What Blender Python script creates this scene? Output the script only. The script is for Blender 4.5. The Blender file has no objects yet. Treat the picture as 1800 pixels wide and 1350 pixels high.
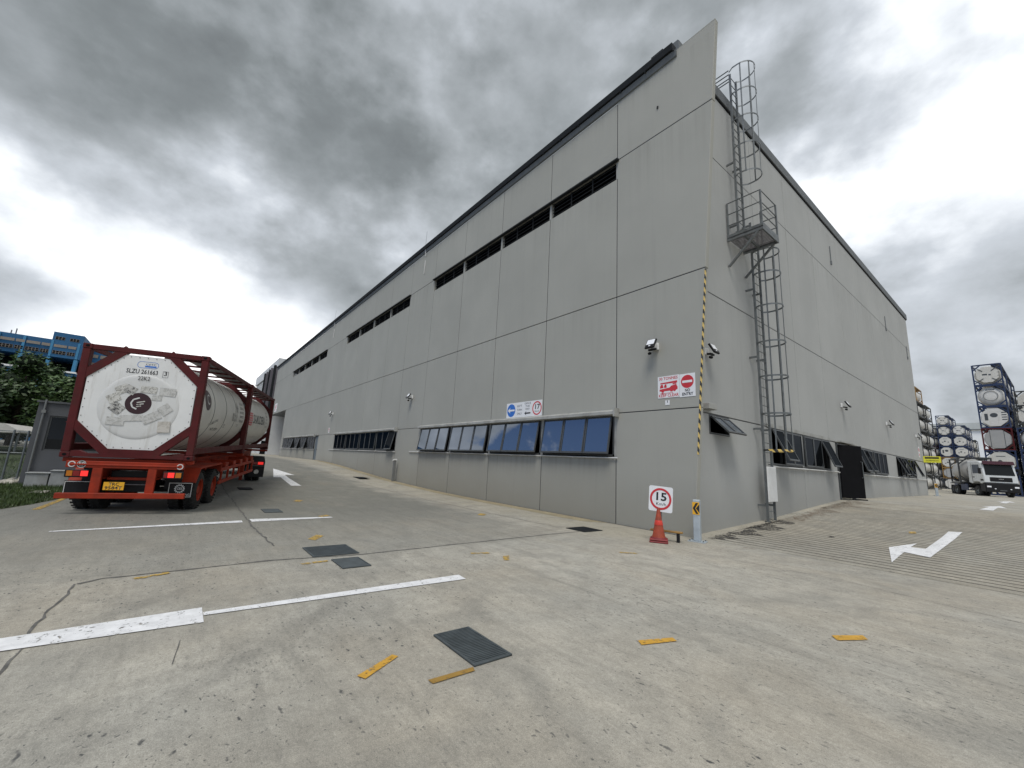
import bpy, bmesh, math, random
from mathutils import Vector, Matrix
random.seed(11)
S = bpy.context.scene
COL = S.collection
R = math.radians
PI = math.pi

# ------------------------------------------------------------------ camera
YAW, PITCH, ROLL = 0.911635, 0.187723, 0.052376
fw = Vector((-math.sin(YAW)*math.cos(PITCH), math.cos(YAW)*math.cos(PITCH), math.sin(PITCH)))
rt = Vector((math.cos(YAW), math.sin(YAW), 0)); up = rt.cross(fw)
rt, up = rt*math.cos(ROLL)+up*math.sin(ROLL), up*math.cos(ROLL)-rt*math.sin(ROLL)
cd = bpy.data.cameras.new('camera'); cam = bpy.data.objects.new('camera', cd); COL.objects.link(cam)
m = Matrix((rt, up, -fw)).transposed().to_4x4(); m.translation = Vector((5.812, -10.321, 1.6))
cam.matrix_world = m
cd.sensor_width = 36; cd.lens = 728.68/1800*36; cd.clip_start = 0.05; cd.clip_end = 6000
S.camera = cam
S.view_settings.view_transform = 'Standard'; S.view_settings.look = 'None'
S.view_settings.gamma = 1; S.view_settings.exposure = 0.55
S.render.engine = 'CYCLES'
S.cycles.max_bounces = 4; S.cycles.diffuse_bounces = 2; S.cycles.glossy_bounces = 2; S.cycles.transparent_max_bounces = 6

# ------------------------------------------------------------------ sky and sun
SUN_EL, SUN_AZ = R(60), R(-52)      # azimuth measured from +x towards +y
W = bpy.data.worlds.new('World'); S.world = W; W.use_nodes = True
nt = W.node_tree; nt.nodes.clear()
def WN(t, **k):
    n = nt.nodes.new(t)
    for a, b in k.items(): setattr(n, a, b)
    return n
def wl(a, b): nt.links.new(a, b)
def wmath(op, a, b=None, c=None, clamp=False):
    n = WN('ShaderNodeMath', operation=op, use_clamp=clamp)
    for i, v in enumerate((a, b, c)):
        if v is None: continue
        if isinstance(v, (int, float)): n.inputs[i].default_value = v
        else: wl(v, n.inputs[i])
    return n.outputs[0]
def wrange(v, a, b, c, d, smooth=True):
    n = WN('ShaderNodeMapRange', interpolation_type='SMOOTHSTEP' if smooth else 'LINEAR', clamp=True)
    wl(v, n.inputs[0])
    for i, x in enumerate((a, b, c, d)): n.inputs[i+1].default_value = x
    return n.outputs[0]
tc = WN('ShaderNodeTexCoord'); DIR = tc.outputs['Generated']
sep = WN('ShaderNodeSeparateXYZ'); wl(DIR, sep.inputs[0])
cmb = WN('ShaderNodeMapping'); wl(DIR, cmb.inputs[0]); cmb.inputs['Scale'].default_value = (1, 1, 1.5)
def wnoise(scale, detail, rough, dist, off):
    mp = WN('ShaderNodeMapping'); mp.inputs['Location'].default_value = off; wl(cmb.outputs[0], mp.inputs[0])
    n = WN('ShaderNodeTexNoise'); wl(mp.outputs[0], n.inputs['Vector'])
    n.inputs['Scale'].default_value = scale; n.inputs['Detail'].default_value = detail
    n.inputs['Roughness'].default_value = rough; n.inputs['Distortion'].default_value = dist
    return n.outputs[0]
n1 = wrange(wnoise(2.6, 12, 0.52, 0.0, (3.1, 7.4, 1.3)), .36, .64, 0, 1); n2 = wnoise(5.5, 12, 0.56, 0.0, (1.7, 0.2, 4.4)); n3 = wnoise(1.1, 4, 0.5, 0.0, (9.0, 4.0, 2.0)); n5 = wnoise(15, 8, 0.55, 0.0, (0.4, 3.3, 0.7))
def blob(c, r, amp):                # one broad cloud mass or bright gap of this sky, given by its direction
    v = Vector(c).normalized()
    d = WN('ShaderNodeVectorMath', operation='DOT_PRODUCT'); wl(DIR, d.inputs[0]); d.inputs[1].default_value = v
    return wmath('MULTIPLY', wrange(d.outputs['Value'], math.cos(r), 1.0, 0, 1), amp)
val = wmath('ADD', 0.56, wmath('MULTIPLY', wmath('SUBTRACT', n1, 0.5), 0.40))
val = wmath('ADD', val, wmath('MULTIPLY', wmath('SUBTRACT', n2, 0.5), 0.60))
val = wmath('ADD', val, wmath('MULTIPLY', wmath('SUBTRACT', n3, 0.5), 0.25))
val = wmath('ADD', val, wmath('MULTIPLY', wmath('SUBTRACT', n5, 0.5), 0.12))
for c, r, a in (((-.50, .36, .79), .78, -.29), ((-.62, .44, .64), .40, -.08), ((-.80, -.10, .60), .32, -.12), ((-.90, .10, .42), .34, .06), ((-.93, .28, .28), .16, -.08),
                ((-.985, .05, -.02), .46, .90), ((-.89, -.28, .36), .13, .28), ((-.845, .073, .53), .18, .10), ((-.84, .30, .46), .14, .12),
                ((-.02, .88, .47), .22, .10), ((.0, .96, .28), .24, -.26), ((-.10, .76, .64), .46, .20)):
    val = wmath('ADD', val, blob(c, r, a))
cr = WN('ShaderNodeValToRGB'); wl(val, cr.inputs[0])
e = cr.color_ramp.elements
e[0].position = 0.0; e[0].color = (.15, .165, .175, 1)
e[1].position = 1.0; e[1].color = (1.25, 1.25, 1.25, 1)
for p, c in ((.20, (.215, .238, .25, 1)), (.42, (.36, .39, .415, 1)), (.62, (.56, .60, .65, 1)), (.80, (.86, .90, .95, 1))):
    x = e.new(p); x.color = c
sky = WN('ShaderNodeTexSky', sky_type='NISHITA'); sky.sun_disc = False
sky.sun_elevation = SUN_EL; sky.sun_rotation = R(90)-SUN_AZ
sky.air_density = 1.0; sky.dust_density = 0.6
skys = WN('ShaderNodeMix', data_type='RGBA', blend_type='MULTIPLY'); skys.inputs[0].default_value = 1
wl(sky.outputs[0], skys.inputs[6]); skys.inputs[7].default_value = (.55, .60, .72, 1)
cl10 = WN('ShaderNodeVectorMath', operation='SCALE'); wl(cr.outputs[0], cl10.inputs[0]); cl10.inputs['Scale'].default_value = 7.7
# the overcast breaks up into cumulus and blue sky towards -y (seen mirrored in the windows)
n4 = wnoise(3.2, 9, 0.56, 0.3, (5.2, 2.1, 0))
brk = wmath('MULTIPLY', wrange(sep.outputs[1], -0.22, -0.45, 0, 1), wrange(wmath('ADD', n4, wmath('MULTIPLY', wmath('ADD', sep.outputs[1], 0.60), -0.75)), 0.47, 0.53, 0, 1))
mx = WN('ShaderNodeMix', data_type='RGBA'); wl(brk, mx.inputs[0]); wl(cl10.outputs[0], mx.inputs[6]); wl(skys.outputs[2], mx.inputs[7])
bg = WN('ShaderNodeBackground'); bg.inputs[1].default_value = 0.1; wl(mx.outputs[2], bg.inputs[0])
wo = WN('ShaderNodeOutputWorld'); wl(bg.outputs[0], wo.inputs[0])
W.cycles.sampling_method = 'MANUAL'; W.cycles.sample_map_resolution = 512

sl = bpy.data.lights.new('sun', 'SUN'); sl.energy = 1.5; sl.angle = R(24); sl.color = (1, .97, .92)
so = bpy.data.objects.new('sun', sl); COL.objects.link(so)
sd = Vector((math.cos(SUN_EL)*math.cos(SUN_AZ), math.cos(SUN_EL)*math.sin(SUN_AZ), math.sin(SUN_EL)))
so.rotation_euler = sd.to_track_quat('Z', 'Y').to_euler(); so.location = (0, -30, 60)

# ------------------------------------------------------------------ materials
class NB:
    """small node-tree builder"""
    def __init__(s, name):
        s.m = bpy.data.materials.new(name); s.m.use_nodes = True; s.t = s.m.node_tree
        s.b = s.t.nodes['Principled BSDF']; s.out = s.t.nodes['Material Output']
    def n(s, t, **k):
        x = s.t.nodes.new(t)
        for a, b in k.items(): setattr(x, a, b)
        return x
    def l(s, a, b): s.t.links.new(a, b)
    def pos(s, obj=False):
        if obj: return s.n('ShaderNodeTexCoord').outputs['Object']
        return s.n('ShaderNodeNewGeometry').outputs['Position']
    def noise(s, vec, scale, detail=4, rough=.55, stretch=None, dist=0, rot=None):
        if stretch or rot:
            mp = s.n('ShaderNodeMapping'); s.l(vec, mp.inputs[0])
            if stretch: mp.inputs['Scale'].default_value = stretch
            if rot: mp.inputs['Rotation'].default_value = rot
            vec = mp.outputs[0]
        x = s.n('ShaderNodeTexNoise'); s.l(vec, x.inputs['Vector']); x.inputs['Scale'].default_value = scale
        x.inputs['Detail'].default_value = detail; x.inputs['Roughness'].default_value = rough; x.inputs['Distortion'].default_value = dist
        return x.outputs[0]
    def rng(s, v, a, b, c=0., d=1.):
        x = s.n('ShaderNodeMapRange', clamp=True); s.l(v, x.inputs[0])
        for i, q in enumerate((a, b, c, d)): x.inputs[i+1].default_value = q
        return x.outputs[0]
    def math(s, op, a, b=None, clamp=False):
        x = s.n('ShaderNodeMath', operation=op, use_clamp=clamp)
        for i, v in enumerate((a, b)):
            if v is None: continue
            if isinstance(v, (int, float)): x.inputs[i].default_value = v
            else: s.l(v, x.inputs[i])
        return x.outputs[0]
    def mix(s, f, a, b, blend='MIX'):
        x = s.n('ShaderNodeMix', data_type='RGBA', blend_type=blend)
        for i, v in ((0, f), (6, a), (7, b)):
            if isinstance(v, (int, float)): x.inputs[i].default_value = v
            elif isinstance(v, tuple): x.inputs[i].default_value = (*v, 1) if len(v) == 3 else v
            else: s.l(v, x.inputs[i])
        return x.outputs[2]
    def col(s, c): s.l(c, s.b.inputs['Base Color'])
    def rough(s, r):
        if isinstance(r, (int, float)): s.b.inputs['Roughness'].default_value = r
        else: s.l(r, s.b.inputs['Roughness'])
    def bump(s, h, strength=.3, dist=.01):
        x = s.n('ShaderNodeBump'); s.l(h, x.inputs['Height']); x.inputs['Strength'].default_value = strength; x.inputs['Distance'].default_value = dist
        s.l(x.outputs[0], s.b.inputs['Normal'])

def simple(name, c, rough=.6, metal=0, var=.12, scale=4, dirt=None, spec=None, obj=True):
    """paint or plastic with mottling and optional grime"""
    s = NB(name); p = s.pos(obj)
    n = s.noise(p, scale, 6, .6)
    lo = tuple(x*(1-var) for x in c); hi = tuple(min(1, x*(1+var)) for x in c)
    k = s.mix(s.rng(n, .3, .7), lo, hi)
    if dirt:
        d = s.noise(p, scale*.6, 8, .7)
        k = s.mix(s.rng(d, .48, .72, 0, dirt[1]), k, dirt[0])
    s.col(k); s.rough(s.rng(s.noise(p, scale*2, 3), .3, .7, max(0, rough-.08), min(1, rough+.08)))
    s.b.inputs['Metallic'].default_value = metal
    if spec is not None: s.b.inputs['Specular IOR Level'].default_value = spec
    return s.m

def mat_concrete(name, base, groove=False, stain=None):
    s = NB(name); p = s.pos()
    sx = s.n('ShaderNodeSeparateXYZ'); s.l(p, sx.inputs[0])
    def mul(c, n, a, b, lo, hi): return s.mix(1.0, c, s.rng(n, a, b, lo, hi), 'MULTIPLY')
    c = s.mix(s.rng(s.noise(p, .3, 4, .6), .35, .65), tuple(base), (base[0]*1.03, base[1]*.985, base[2]*.93))
    c = mul(c, s.noise(p, .16, 5, .6, dist=.5), .34, .66, .88, 1.10)
    c = mul(c, s.noise(p, .75, 6, .62, dist=.9), .34, .68, .86, 1.09)
    c = mul(c, s.noise(p, 2.6, 6, .65, dist=.5), .32, .68, .89, 1.08)
    c = mul(c, s.noise(p, 9, 5, .65), .32, .68, .89, 1.10)
    # slab pour left of the joints is greyer, the apron along the building is browner
    wob = s.math('MULTIPLY', s.math('SUBTRACT', s.noise(p, .9, 4), .5), 1.0)
    if not groove:
        road = s.math('MULTIPLY', s.math('ADD', s.rng(s.math('ADD', sx.outputs[0], s.math('MULTIPLY', wob, .25)), -1.25, -1.45, 0, .35), s.rng(s.math('ADD', sx.outputs[0], s.math('MULTIPLY', wob, 3.)), -2.0, -7.0, 0, .65)), s.rng(s.math('ADD', sx.outputs[1], s.math('MULTIPLY', wob, 2.0)), -2.3, -3.4))
        c = s.mix(s.math('MULTIPLY', road, .95), c, tuple(x*y for x, y in zip(base, (.47, .485, .485))))
        apr = s.math('MULTIPLY', s.rng(s.math('ADD', sx.outputs[1], wob), -2.6, -1.2), s.rng(sx.outputs[0], 1.2, -.4))
        c = s.mix(s.math('MULTIPLY', apr, .45), c, (base[0]*.98, base[1]*.92, base[2]*.78))
    # damp / tyre-polished areas
    c = s.mix(s.rng(s.noise(p, .7, 6, .65, dist=.8), .50, .68, 0, .55), c, tuple(x*.66 for x in base))
    c = s.mix(s.rng(s.noise(p, .34, 5, .6, stretch=(1, 2.2, 1), rot=(0, 0, .5)), .55, .72, 0, .22), c, (base[0]*.96, base[1]*.85, base[2]*.72))
    for cx, cy, rad, wd, f_ in (((-3., -24., 17.2, .16, .40), (-3., -24., 19.1, .16, .36), (-9., -19.5, 12.8, .14, .42), (-9., -19.5, 14.6, .14, .42), (10., -9., 8.3, .13, .30), (10., -9., 10.2, .13, .26), (-14., 4., 11.2, .16, .36), (-14., 4., 13.1, .16, .36)) if not groove else ()):
        d = s.n('ShaderNodeVectorMath', operation='DISTANCE'); s.l(p, d.inputs[0]); d.inputs[1].default_value = (cx, cy, 0)
        bandm = s.rng(s.math('ABSOLUTE', s.math('SUBTRACT', d.outputs['Value'], rad)), wd, wd*.35)
        c = s.mix(s.math('MULTIPLY', bandm, s.rng(s.noise(p, 1.3, 4, .65), .42, .66, 0, f_)), c, tuple(x*.45 for x in base))
    # brushed and scuffed streaks
    for rot, st, a, f in (((0, 0, .35), (.6, 7, 1), .56, .34), ((0, 0, -.5), (.5, 9, 1), .60, .30), ((0, 0, 1.2), (.4, 10, 1), .63, .3)):
        c = s.mix(s.rng(s.noise(p, 1.5, 7, .68, stretch=st, rot=rot), a, a+.14, 0, f), c, tuple(x*.52 for x in base))
    # fine aggregate
    c = mul(c, s.noise(p, 38, 5, .7), .32, .68, .83, 1.14)
    c = mul(c, s.noise(p, 140, 3, .7), .34, .66, .74, 1.22)
    c = mul(c, s.noise(p, 1.1, 7, .7, stretch=(1, 6, 1), rot=(0, 0, .42)), .35, .68, .91, 1.07)
    c = mul(c, s.noise(p, .8, 8, .72, stretch=(.35, 5, 1), rot=(0, 0, -.62)), .55, .74, 1.0, .78)
    # peppered patches where rubber and oil have soaked in
    pep = s.math('MULTIPLY', s.rng(s.noise(p, .45, 4, .6, dist=.4), .52, .66), s.rng(s.noise(p, 17, 4, .6, stretch=(1, 1.8, 1), rot=(0, 0, .4)), .54, .62, 0, .55))
    c = s.mix(pep, c, tuple(x*.42 for x in base))
    # dark chips and rubber flecks
    def flecks(c, sc, rot, st, thr, f, dens):
        mp = s.n('ShaderNodeMapping'); s.l(p, mp.inputs[0]); mp.inputs['Scale'].default_value = st; mp.inputs['Rotation'].default_value = rot
        w2 = s.n('ShaderNodeVectorMath', operation='ADD'); s.l(mp.outputs[0], w2.inputs[0])
        nz = s.n('ShaderNodeTexNoise'); s.l(p, nz.inputs['Vector']); nz.inputs['Scale'].default_value = 14; nz.inputs['Detail'].default_value = 3
        sc_ = s.n('ShaderNodeVectorMath', operation='SCALE'); s.l(nz.outputs[1], sc_.inputs[0]); sc_.inputs['Scale'].default_value = .16
        s.l(sc_.outputs[0], w2.inputs[1])
        v = s.n('ShaderNodeTexVoronoi'); s.l(w2.outputs[0], v.inputs['Vector']); v.inputs['Scale'].default_value = sc
        k = s.n('ShaderNodeSeparateXYZ'); s.l(v.outputs['Color'], k.inputs[0])
        near = s.rng(v.outputs['Distance'], thr*1.3, thr*.6)
        on = s.rng(k.outputs[0], dens, dens+.02)
        area = s.rng(s.noise(p, .5, 4, .6), .42, .56, .30, 1)
        return s.mix(s.math('MULTIPLY', s.math('MULTIPLY', near, on), s.math('MULTIPLY', area, f)), c, (.055, .055, .055))
    c = flecks(c, 9, (0, 0, .4), (1, 2.2, 1), .18, .9, .60)
    c = flecks(c, 3.2, (0, 0, -.3), (.7, 3.2, 1), .11, .85, .72)
    c = flecks(c, 22, (0, 0, 1.0), (1, 1.6, 1), .22, .85, .70)
    s.col(c); s.rough(s.rng(s.noise(p, 1.2, 4), .35, .65, .72, .9))
    h = s.math('ADD', s.noise(p, 60, 5, .7), s.math('MULTIPLY', s.noise(p, 9, 4, .6), 1.2))
    s.bump(h, .35, .006)
    return s.m

def mat_wall(name, base, stipple, ledge=None):
    s = NB(name); p = s.pos()
    sx = s.n('ShaderNodeSeparateXYZ'); s.l(p, sx.inputs[0])
    oi = s.n('ShaderNodeObjectInfo').outputs['Random']
    c = s.mix(s.rng(s.noise(p, .35, 4, .55), .35, .65), tuple(x*.93 for x in base), tuple(x*1.06 for x in base))
    c = s.mix(s.math('MULTIPLY', oi, .35), c, tuple(x*.90 for x in base))
    c = s.mix(s.rng(s.noise(p, 1.0, 7, .62, stretch=(3.2, 3.2, .10)), .56, .76, 0, .22), c, tuple(x*.62 for x in base))
    c = s.mix(s.rng(s.noise(p, 1.0, 6, .6, stretch=(7, 7, .22)), .60, .77, 0, .14), c, tuple(x*.6 for x in base))
    c = s.mix(s.rng(s.noise(p, .9, 7, .7, dist=.7), .62, .78, 0, .14), c, (base[0]*.80, base[1]*.77, base[2]*.70))
    for zl, ln, f_ in ((12.05, 3.2, .30), (7.05, 1.8, .16), (14.4, 1.5, .25))+(((ledge, 1.1, .50),) if ledge else ()):
        run = s.noise(p, 1.0, 5, .65, stretch=(5.5, 5.5, .12))
        top = s.math('MULTIPLY', s.rng(sx.outputs[2], zl-ln, zl-.05), s.math('LESS_THAN', sx.outputs[2], zl))
        c = s.mix(s.math('MULTIPLY', s.rng(run, .44, .66, 0, f_), s.math('MULTIPLY', top, top)), c, (base[0]*.50, base[1]*.49, base[2]*.45))
    # splash-back grime low on the wall, ragged
    low = s.rng(s.math('ADD', sx.outputs[2], s.math('MULTIPLY', s.noise(p, 1.4, 5), -1.1)), .95, -.55)
    c = s.mix(s.math('MULTIPLY', low, .55), c, (base[0]*.62, base[1]*.59, base[2]*.53))
    fine = s.noise(p, stipple, 3, .7)
    c = s.mix(s.rng(fine, .38, .62, 0, .35), c, tuple(x*.80 for x in base))
    s.col(c); s.rough(.68)
    s.bump(s.math('ADD', fine, s.math('MULTIPLY', s.noise(p, 5, 3), .6)), .22, .008)
    return s.m

def mat_worn_paint(name, c, wear=.5, fleck=(.30, .29, .27)):
    s = NB(name); p = s.pos()
    n = s.math('ADD', s.math('MULTIPLY', s.noise(p, 26, 6, .75), .6), s.math('MULTIPLY', s.noise(p, 3.5, 6, .7, stretch=(1, 3, 1), rot=(0, 0, .4)), .4))
    k = s.mix(s.rng(s.noise(p, 7, 5, .6), .35, .7), c, tuple(x*.78 for x in c))
    s.col(k); s.rough(.7)
    tr = s.n('ShaderNodeBsdfTransparent'); ms = s.n('ShaderNodeMixShader')
    s.l(s.rng(n, wear, wear+.05), ms.inputs[0]); s.l(s.b.outputs[0], ms.inputs[1]); s.l(tr.outputs[0], ms.inputs[2]); s.l(ms.outputs[0], s.out.inputs[0])
    return s.m

def mat_glass(name, tint, refl, ior=1.5, fk=1.0):
    s = NB(name); s.b.inputs['Base Color'].default_value = (*tint, 1); s.b.inputs['Roughness'].default_value = .5; s.b.inputs['Specular IOR Level'].default_value = 0
    g = s.n('ShaderNodeBsdfGlossy'); g.inputs['Color'].default_value = (.80, .86, .95, 1); g.inputs['Roughness'].default_value = .012
    f = s.n('ShaderNodeFresnel'); f.inputs[0].default_value = ior
    ms = s.n('ShaderNodeMixShader'); s.l(s.math('ADD', s.math('MULTIPLY', f.outputs[0], fk), refl, True), ms.inputs[0]); s.l(s.b.outputs[0], ms.inputs[1]); s.l(g.outputs[0], ms.inputs[2]); s.l(ms.outputs[0], s.out.inputs[0])
    return s.m

def mat_stripe(name, a, b, period, axis):
    """hazard tape: diagonal stripes printed across a strip"""
    s = NB(name); p = s.pos(True); sx = s.n('ShaderNodeSeparateXYZ'); s.l(p, sx.inputs[0])
    d = s.math('ADD', s.math('ADD', sx.outputs[0], sx.outputs[1]), sx.outputs[2]) if axis == 'diag' else s.math('ADD', s.math('MULTIPLY', sx.outputs[1], 1.0), sx.outputs[0])
    f = s.math('FRACT', s.math('DIVIDE', d, period))
    k = s.mix(s.math('GREATER_THAN', f, .5), a, b)
    k = s.mix(s.rng(s.noise(p, 9, 5, .7), .5, .75, 0, .4), k, (.3, .28, .24))
    s.col(k); s.rough(.55); return s.m

def mat_leaf(name, c):
    s = NB(name)
    oi = s.pos(); n = s.noise(oi, 1.4, 4, .6)
    k = s.mix(s.rng(n, .35, .65), tuple(x*.6 for x in c), tuple(x*1.35 for x in c))
    k = s.mix(s.rng(s.noise(oi, 12, 2), .45, .7, 0, .4), k, (c[0]*1.6, c[1]*1.3, c[2]*.8))
    s.col(k); s.rough(.55)
    return s.m

def mat_emit(name, c, st):
    s = NB(name); s.b.inputs['Base Color'].default_value = (*c, 1)
    s.b.inputs['Emission Color'].default_value = (*c, 1); s.b.inputs['Emission Strength'].default_value = st; return s.m

def mat_tank(name, base, rust=.25):
    """weathered white insulation cladding, vertical run marks"""
    s = NB(name); p = s.pos(True)
    c = s.mix(s.rng(s.noise(p, .8, 6, .6), .35, .65), tuple(x*.86 for x in base), base)
    c = s.mix(s.rng(s.noise(p, 1.2, 7, .7, stretch=(5, 5, .5)), .55, .72, 0, .5), c, (.36, .33, .27))
    c = s.mix(s.rng(s.noise(p, 2.6, 7, .75), .62, .74, 0, rust), c, (.24, .17, .10))
    s.col(c); s.rough(.42); return s.m

def mat_photo(name, a, b, sc):
    s = NB(name); p = s.pos(True)
    c = s.mix(s.rng(s.noise(p, sc, 6, .65, dist=1.5), .40, .54), a, b); s.col(c); s.rough(.5); return s.m

MT = {}
MT['concrete'] = mat_concrete('concrete', (.385, .368, .318))
MT['ramp'] = mat_concrete('ramp_concrete', (.36, .340, .285), True)
MT['groove'] = simple('groove_grime', (.10, .09, .075), .9, var=.3)
MT['wallL'] = mat_wall('panel_paint', (.388, .382, .338), 55)
MT['wallR'] = mat_wall('panel_paint_stippled', (.405, .408, .390), 38)
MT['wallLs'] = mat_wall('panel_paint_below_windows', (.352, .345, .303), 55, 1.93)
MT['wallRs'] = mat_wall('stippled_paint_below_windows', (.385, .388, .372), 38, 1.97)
MT['dark'] = simple('dark_void', (.010, .010, .011), .9, spec=.05)
MT['alu'] = simple('grey_aluminium', (.20, .205, .20), .45, .3, .1)
MT['alud'] = simple('dark_window_frame', (.075, .08, .082), .45, .2, .1)
MT['trim'] = simple('painted_ledge', (.36, .36, .335), .6, 0, .15, 3, ((.12, .11, .09), .6), obj=False)
MT['pipe'] = simple('white_pipe', (.62, .62, .60), .4, 0, .08, 3, ((.3, .28, .24), .4))
MT['gutter'] = simple('gutter_metal', (.022, .024, .026), .7, 0, .2, spec=.15)
MT['flash'] = simple('roof_flashing', (.15, .16, .165), .7, 0, .12, spec=.2)
MT['galv'] = simple('galvanised_steel', (.16, .172, .175), .5, .5, .25, 6, ((.12, .12, .11), .5))
MT['glassR'] = mat_glass('reflective_glass', (.012, .016, .024), .26)
MT['glassD'] = mat_glass('dark_glass', (.006, .007, .008), .025, 1.2, .12)
MT['doorb'] = simple('blue_grey_door', (.12, .15, .17), .5)
MT['white'] = simple('white_paint', (.78, .78, .76), .45, 0, .05, 5, ((.45, .42, .36), .25))
MT['signw'] = simple('sign_white', (.80, .80, .80), .4, 0, .03)
MT['signr'] = simple('sign_red', (.58, .035, .045), .4, 0, .08)
MT['signb'] = simple('sign_blue', (.03, .16, .55), .4, 0, .06)
MT['signk'] = simple('sign_black', (.02, .02, .022), .45, 0, .1)
MT['black'] = simple('black_plastic', (.014, .014, .015), .5, 0, .2, spec=.2)
MT['rubber'] = simple('tyre_rubber', (.017, .017, .017), .85, 0, .3, 8, ((.07, .065, .06), .5))
MT['lens'] = simple('lamp_lens', (.82, .83, .85), .12, 0, .03)
MT['haz'] = mat_stripe('hazard_tape', (.78, .56, .16), (.02, .02, .02), .26, 'diag')
MT['yel'] = simple('sign_yellow', (.80, .42, .02), .5, 0, .1)
MT['yelb'] = simple('bright_yellow_sign', (.75, .72, .05), .5, 0, .08)
MT['paintw'] = mat_worn_paint('road_paint_white', (.80, .80, .80), .555)
MT['painty'] = mat_worn_paint('road_paint_yellow', (.60, .33, .04), .525)
MT['paintyf'] = mat_worn_paint('road_paint_yellow_faded', (.52, .34, .08), .50)
MT['paintyd'] = mat_worn_paint('road_paint_yellow_dirty', (.34, .20, .04), .56)
MT['crack'] = simple('joint_sealant', (.12, .115, .105), .9, 0, .5, 9, obj=False)
MT['band'] = mat_concrete('edge_channel', (.33, .285, .185), True)
MT['oil'] = mat_worn_paint('oil_stain', (.045, .042, .038), .47)
MT['rust'] = mat_worn_paint('rust_stain', (.20, .135, .085), .44)
MT['grate'] = simple('cast_iron', (.085, .10, .105), .6, .3, .25, 8)
MT['maroon'] = simple('maroon_frame', (.082, .011, .012), .6, 0, .25, 3, ((.05, .026, .018), .6), .22)
MT['orange'] = simple('red_orange_chassis', (.31, .030, .010), .62, 0, .22, 3, ((.07, .02, .012), .6), .25)
MT['tank'] = mat_tank('tank_cladding', (.70, .68, .63), .12)
MT['plate'] = mat_tank('end_plate_white', (.80, .80, .78), .05)
MT['dish'] = mat_tank('end_dish_white', (.70, .70, .68), .03)
MT['steel'] = simple('stainless_shell', (.50, .49, .46), .33, .6, .15, 2, ((.25, .23, .2), .4))
MT['walk'] = simple('walkway_grating', (.16, .15, .15), .6, .3, .3)
MT['logo'] = simple('maroon_logo', (.032, .008, .012), .4, 0, .1)
MT['silver'] = simple('silver_print', (.62, .62, .60), .4, 0, .1)
MT['tail'] = mat_emit('tail_light_lit', (.9, .03, .025), .45)
MT['tailr'] = simple('tail_light_red', (.22, .012, .012), .2, 0, .1)
MT['amber'] = simple('amber_lens', (.50, .16, .01), .2, 0, .1)
MT['photo1'] = mat_photo('placard_grey', (.28, .27, .24), (.60, .59, .55), 14)
MT['photo2'] = mat_photo('placard_dark', (.05, .05, .05), (.50, .49, .46), 9)
MT['photo3'] = mat_photo('placard_faded', (.40, .395, .37), (.56, .555, .53), 12)
MT['photo4'] = mat_photo('placard_tan', (.44, .41, .36), (.56, .53, .48), 8)
MT['cone'] = simple('cone_orange', (.33, .055, .022), .6, 0, .25, 8, ((.09, .03, .02), .7))
MT['coner'] = simple('cone_band', (.62, .05, .03), .4, 0, .1)
MT['conebase'] = simple('cone_base', (.22, .03, .03), .6, 0, .3, 9)
MT['bolpost'] = simple('pale_blue_post', (.42, .47, .50), .5, .1, .15, 5, ((.15, .16, .17), .5))
MT['guard'] = simple('guardhouse_grey', (.088, .092, .100), .75, 0, .12, 2, ((.08, .08, .08), .4), obj=False)
MT['planter'] = simple('pale_planter', (.33, .34, .34), .6, 0, .15, 3, ((.16, .15, .12), .6))
MT['fence'] = simple('fence_galv', (.16, .175, .18), .5, .4, .15)
MT['blueb'] = simple('blue_render', (.016, .105, .235), .7, 0, .12, .3, obj=False)
MT['blueb2'] = simple('pale_blue_render', (.05, .22, .40), .7, 0, .1, .3, obj=False)
MT['beige'] = simple('beige_vents', (.24, .21, .18), .7, 0, .1, 2)
MT['offw'] = simple('office_white', (.60, .61, .61), .5, 0, .06, 1, obj=False)
MT['fin'] = simple('purple_grey_fins', (.135, .125, .14), .5, .1, .1, 1)
MT['farw'] = simple('far_white_wall', (.86, .87, .86), .6, 0, .04, .3, obj=False)
MT['farg'] = simple('far_grey_band', (.50, .52, .50), .6, 0, .08, .3, obj=False)
MT['navy'] = simple('navy_frame', (.016, .032, .085), .5, 0, .25, 2, ((.03, .025, .02), .5))
MT['olive'] = simple('dark_frame', (.035, .036, .034), .5, 0, .3, 2)
MT['gold'] = simple('ochre_frame', (.30, .17, .045), .6, 0, .2, 2, ((.12, .07, .03), .5))
MT['tankg'] = mat_tank('tank_grey', (.40, .395, .375), .2)
MT['tankc'] = mat_tank('tank_cream', (.66, .635, .57), .28)
MT['cabw'] = simple('cab_white', (.62, .64, .64), .3, 0, .06, 2, ((.35, .34, .3), .35))
MT['wind'] = mat_glass('windscreen', (.012, .013, .013), .02, 1.3)
MT['visor'] = simple('maroon_visor', (.055, .012, .02), .3, 0, .1)
MT['leafd'] = mat_leaf('leaves_dark', (.022, .048, .012))
MT['leafm'] = mat_leaf('leaves_mid', (.036, .076, .018))
MT['leafl'] = mat_leaf('leaves_light', (.050, .092, .024))
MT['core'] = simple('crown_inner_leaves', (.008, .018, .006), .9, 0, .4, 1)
MT['bark'] = simple('bark', (.06, .045, .035), .9, 0, .3)
MT['grass'] = mat_leaf('grass_blades', (.045, .075, .016))
MT['soil'] = simple('lawn_soil', (.035, .05, .015), .95, 0, .4, 2, obj=False)
MT['stone'] = simple('pale_stones', (.38, .36, .31), .85, 0, .35, 3)
MT['awn'] = simple('pale_awning', (.58, .56, .52), .6, 0, .1)

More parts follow.
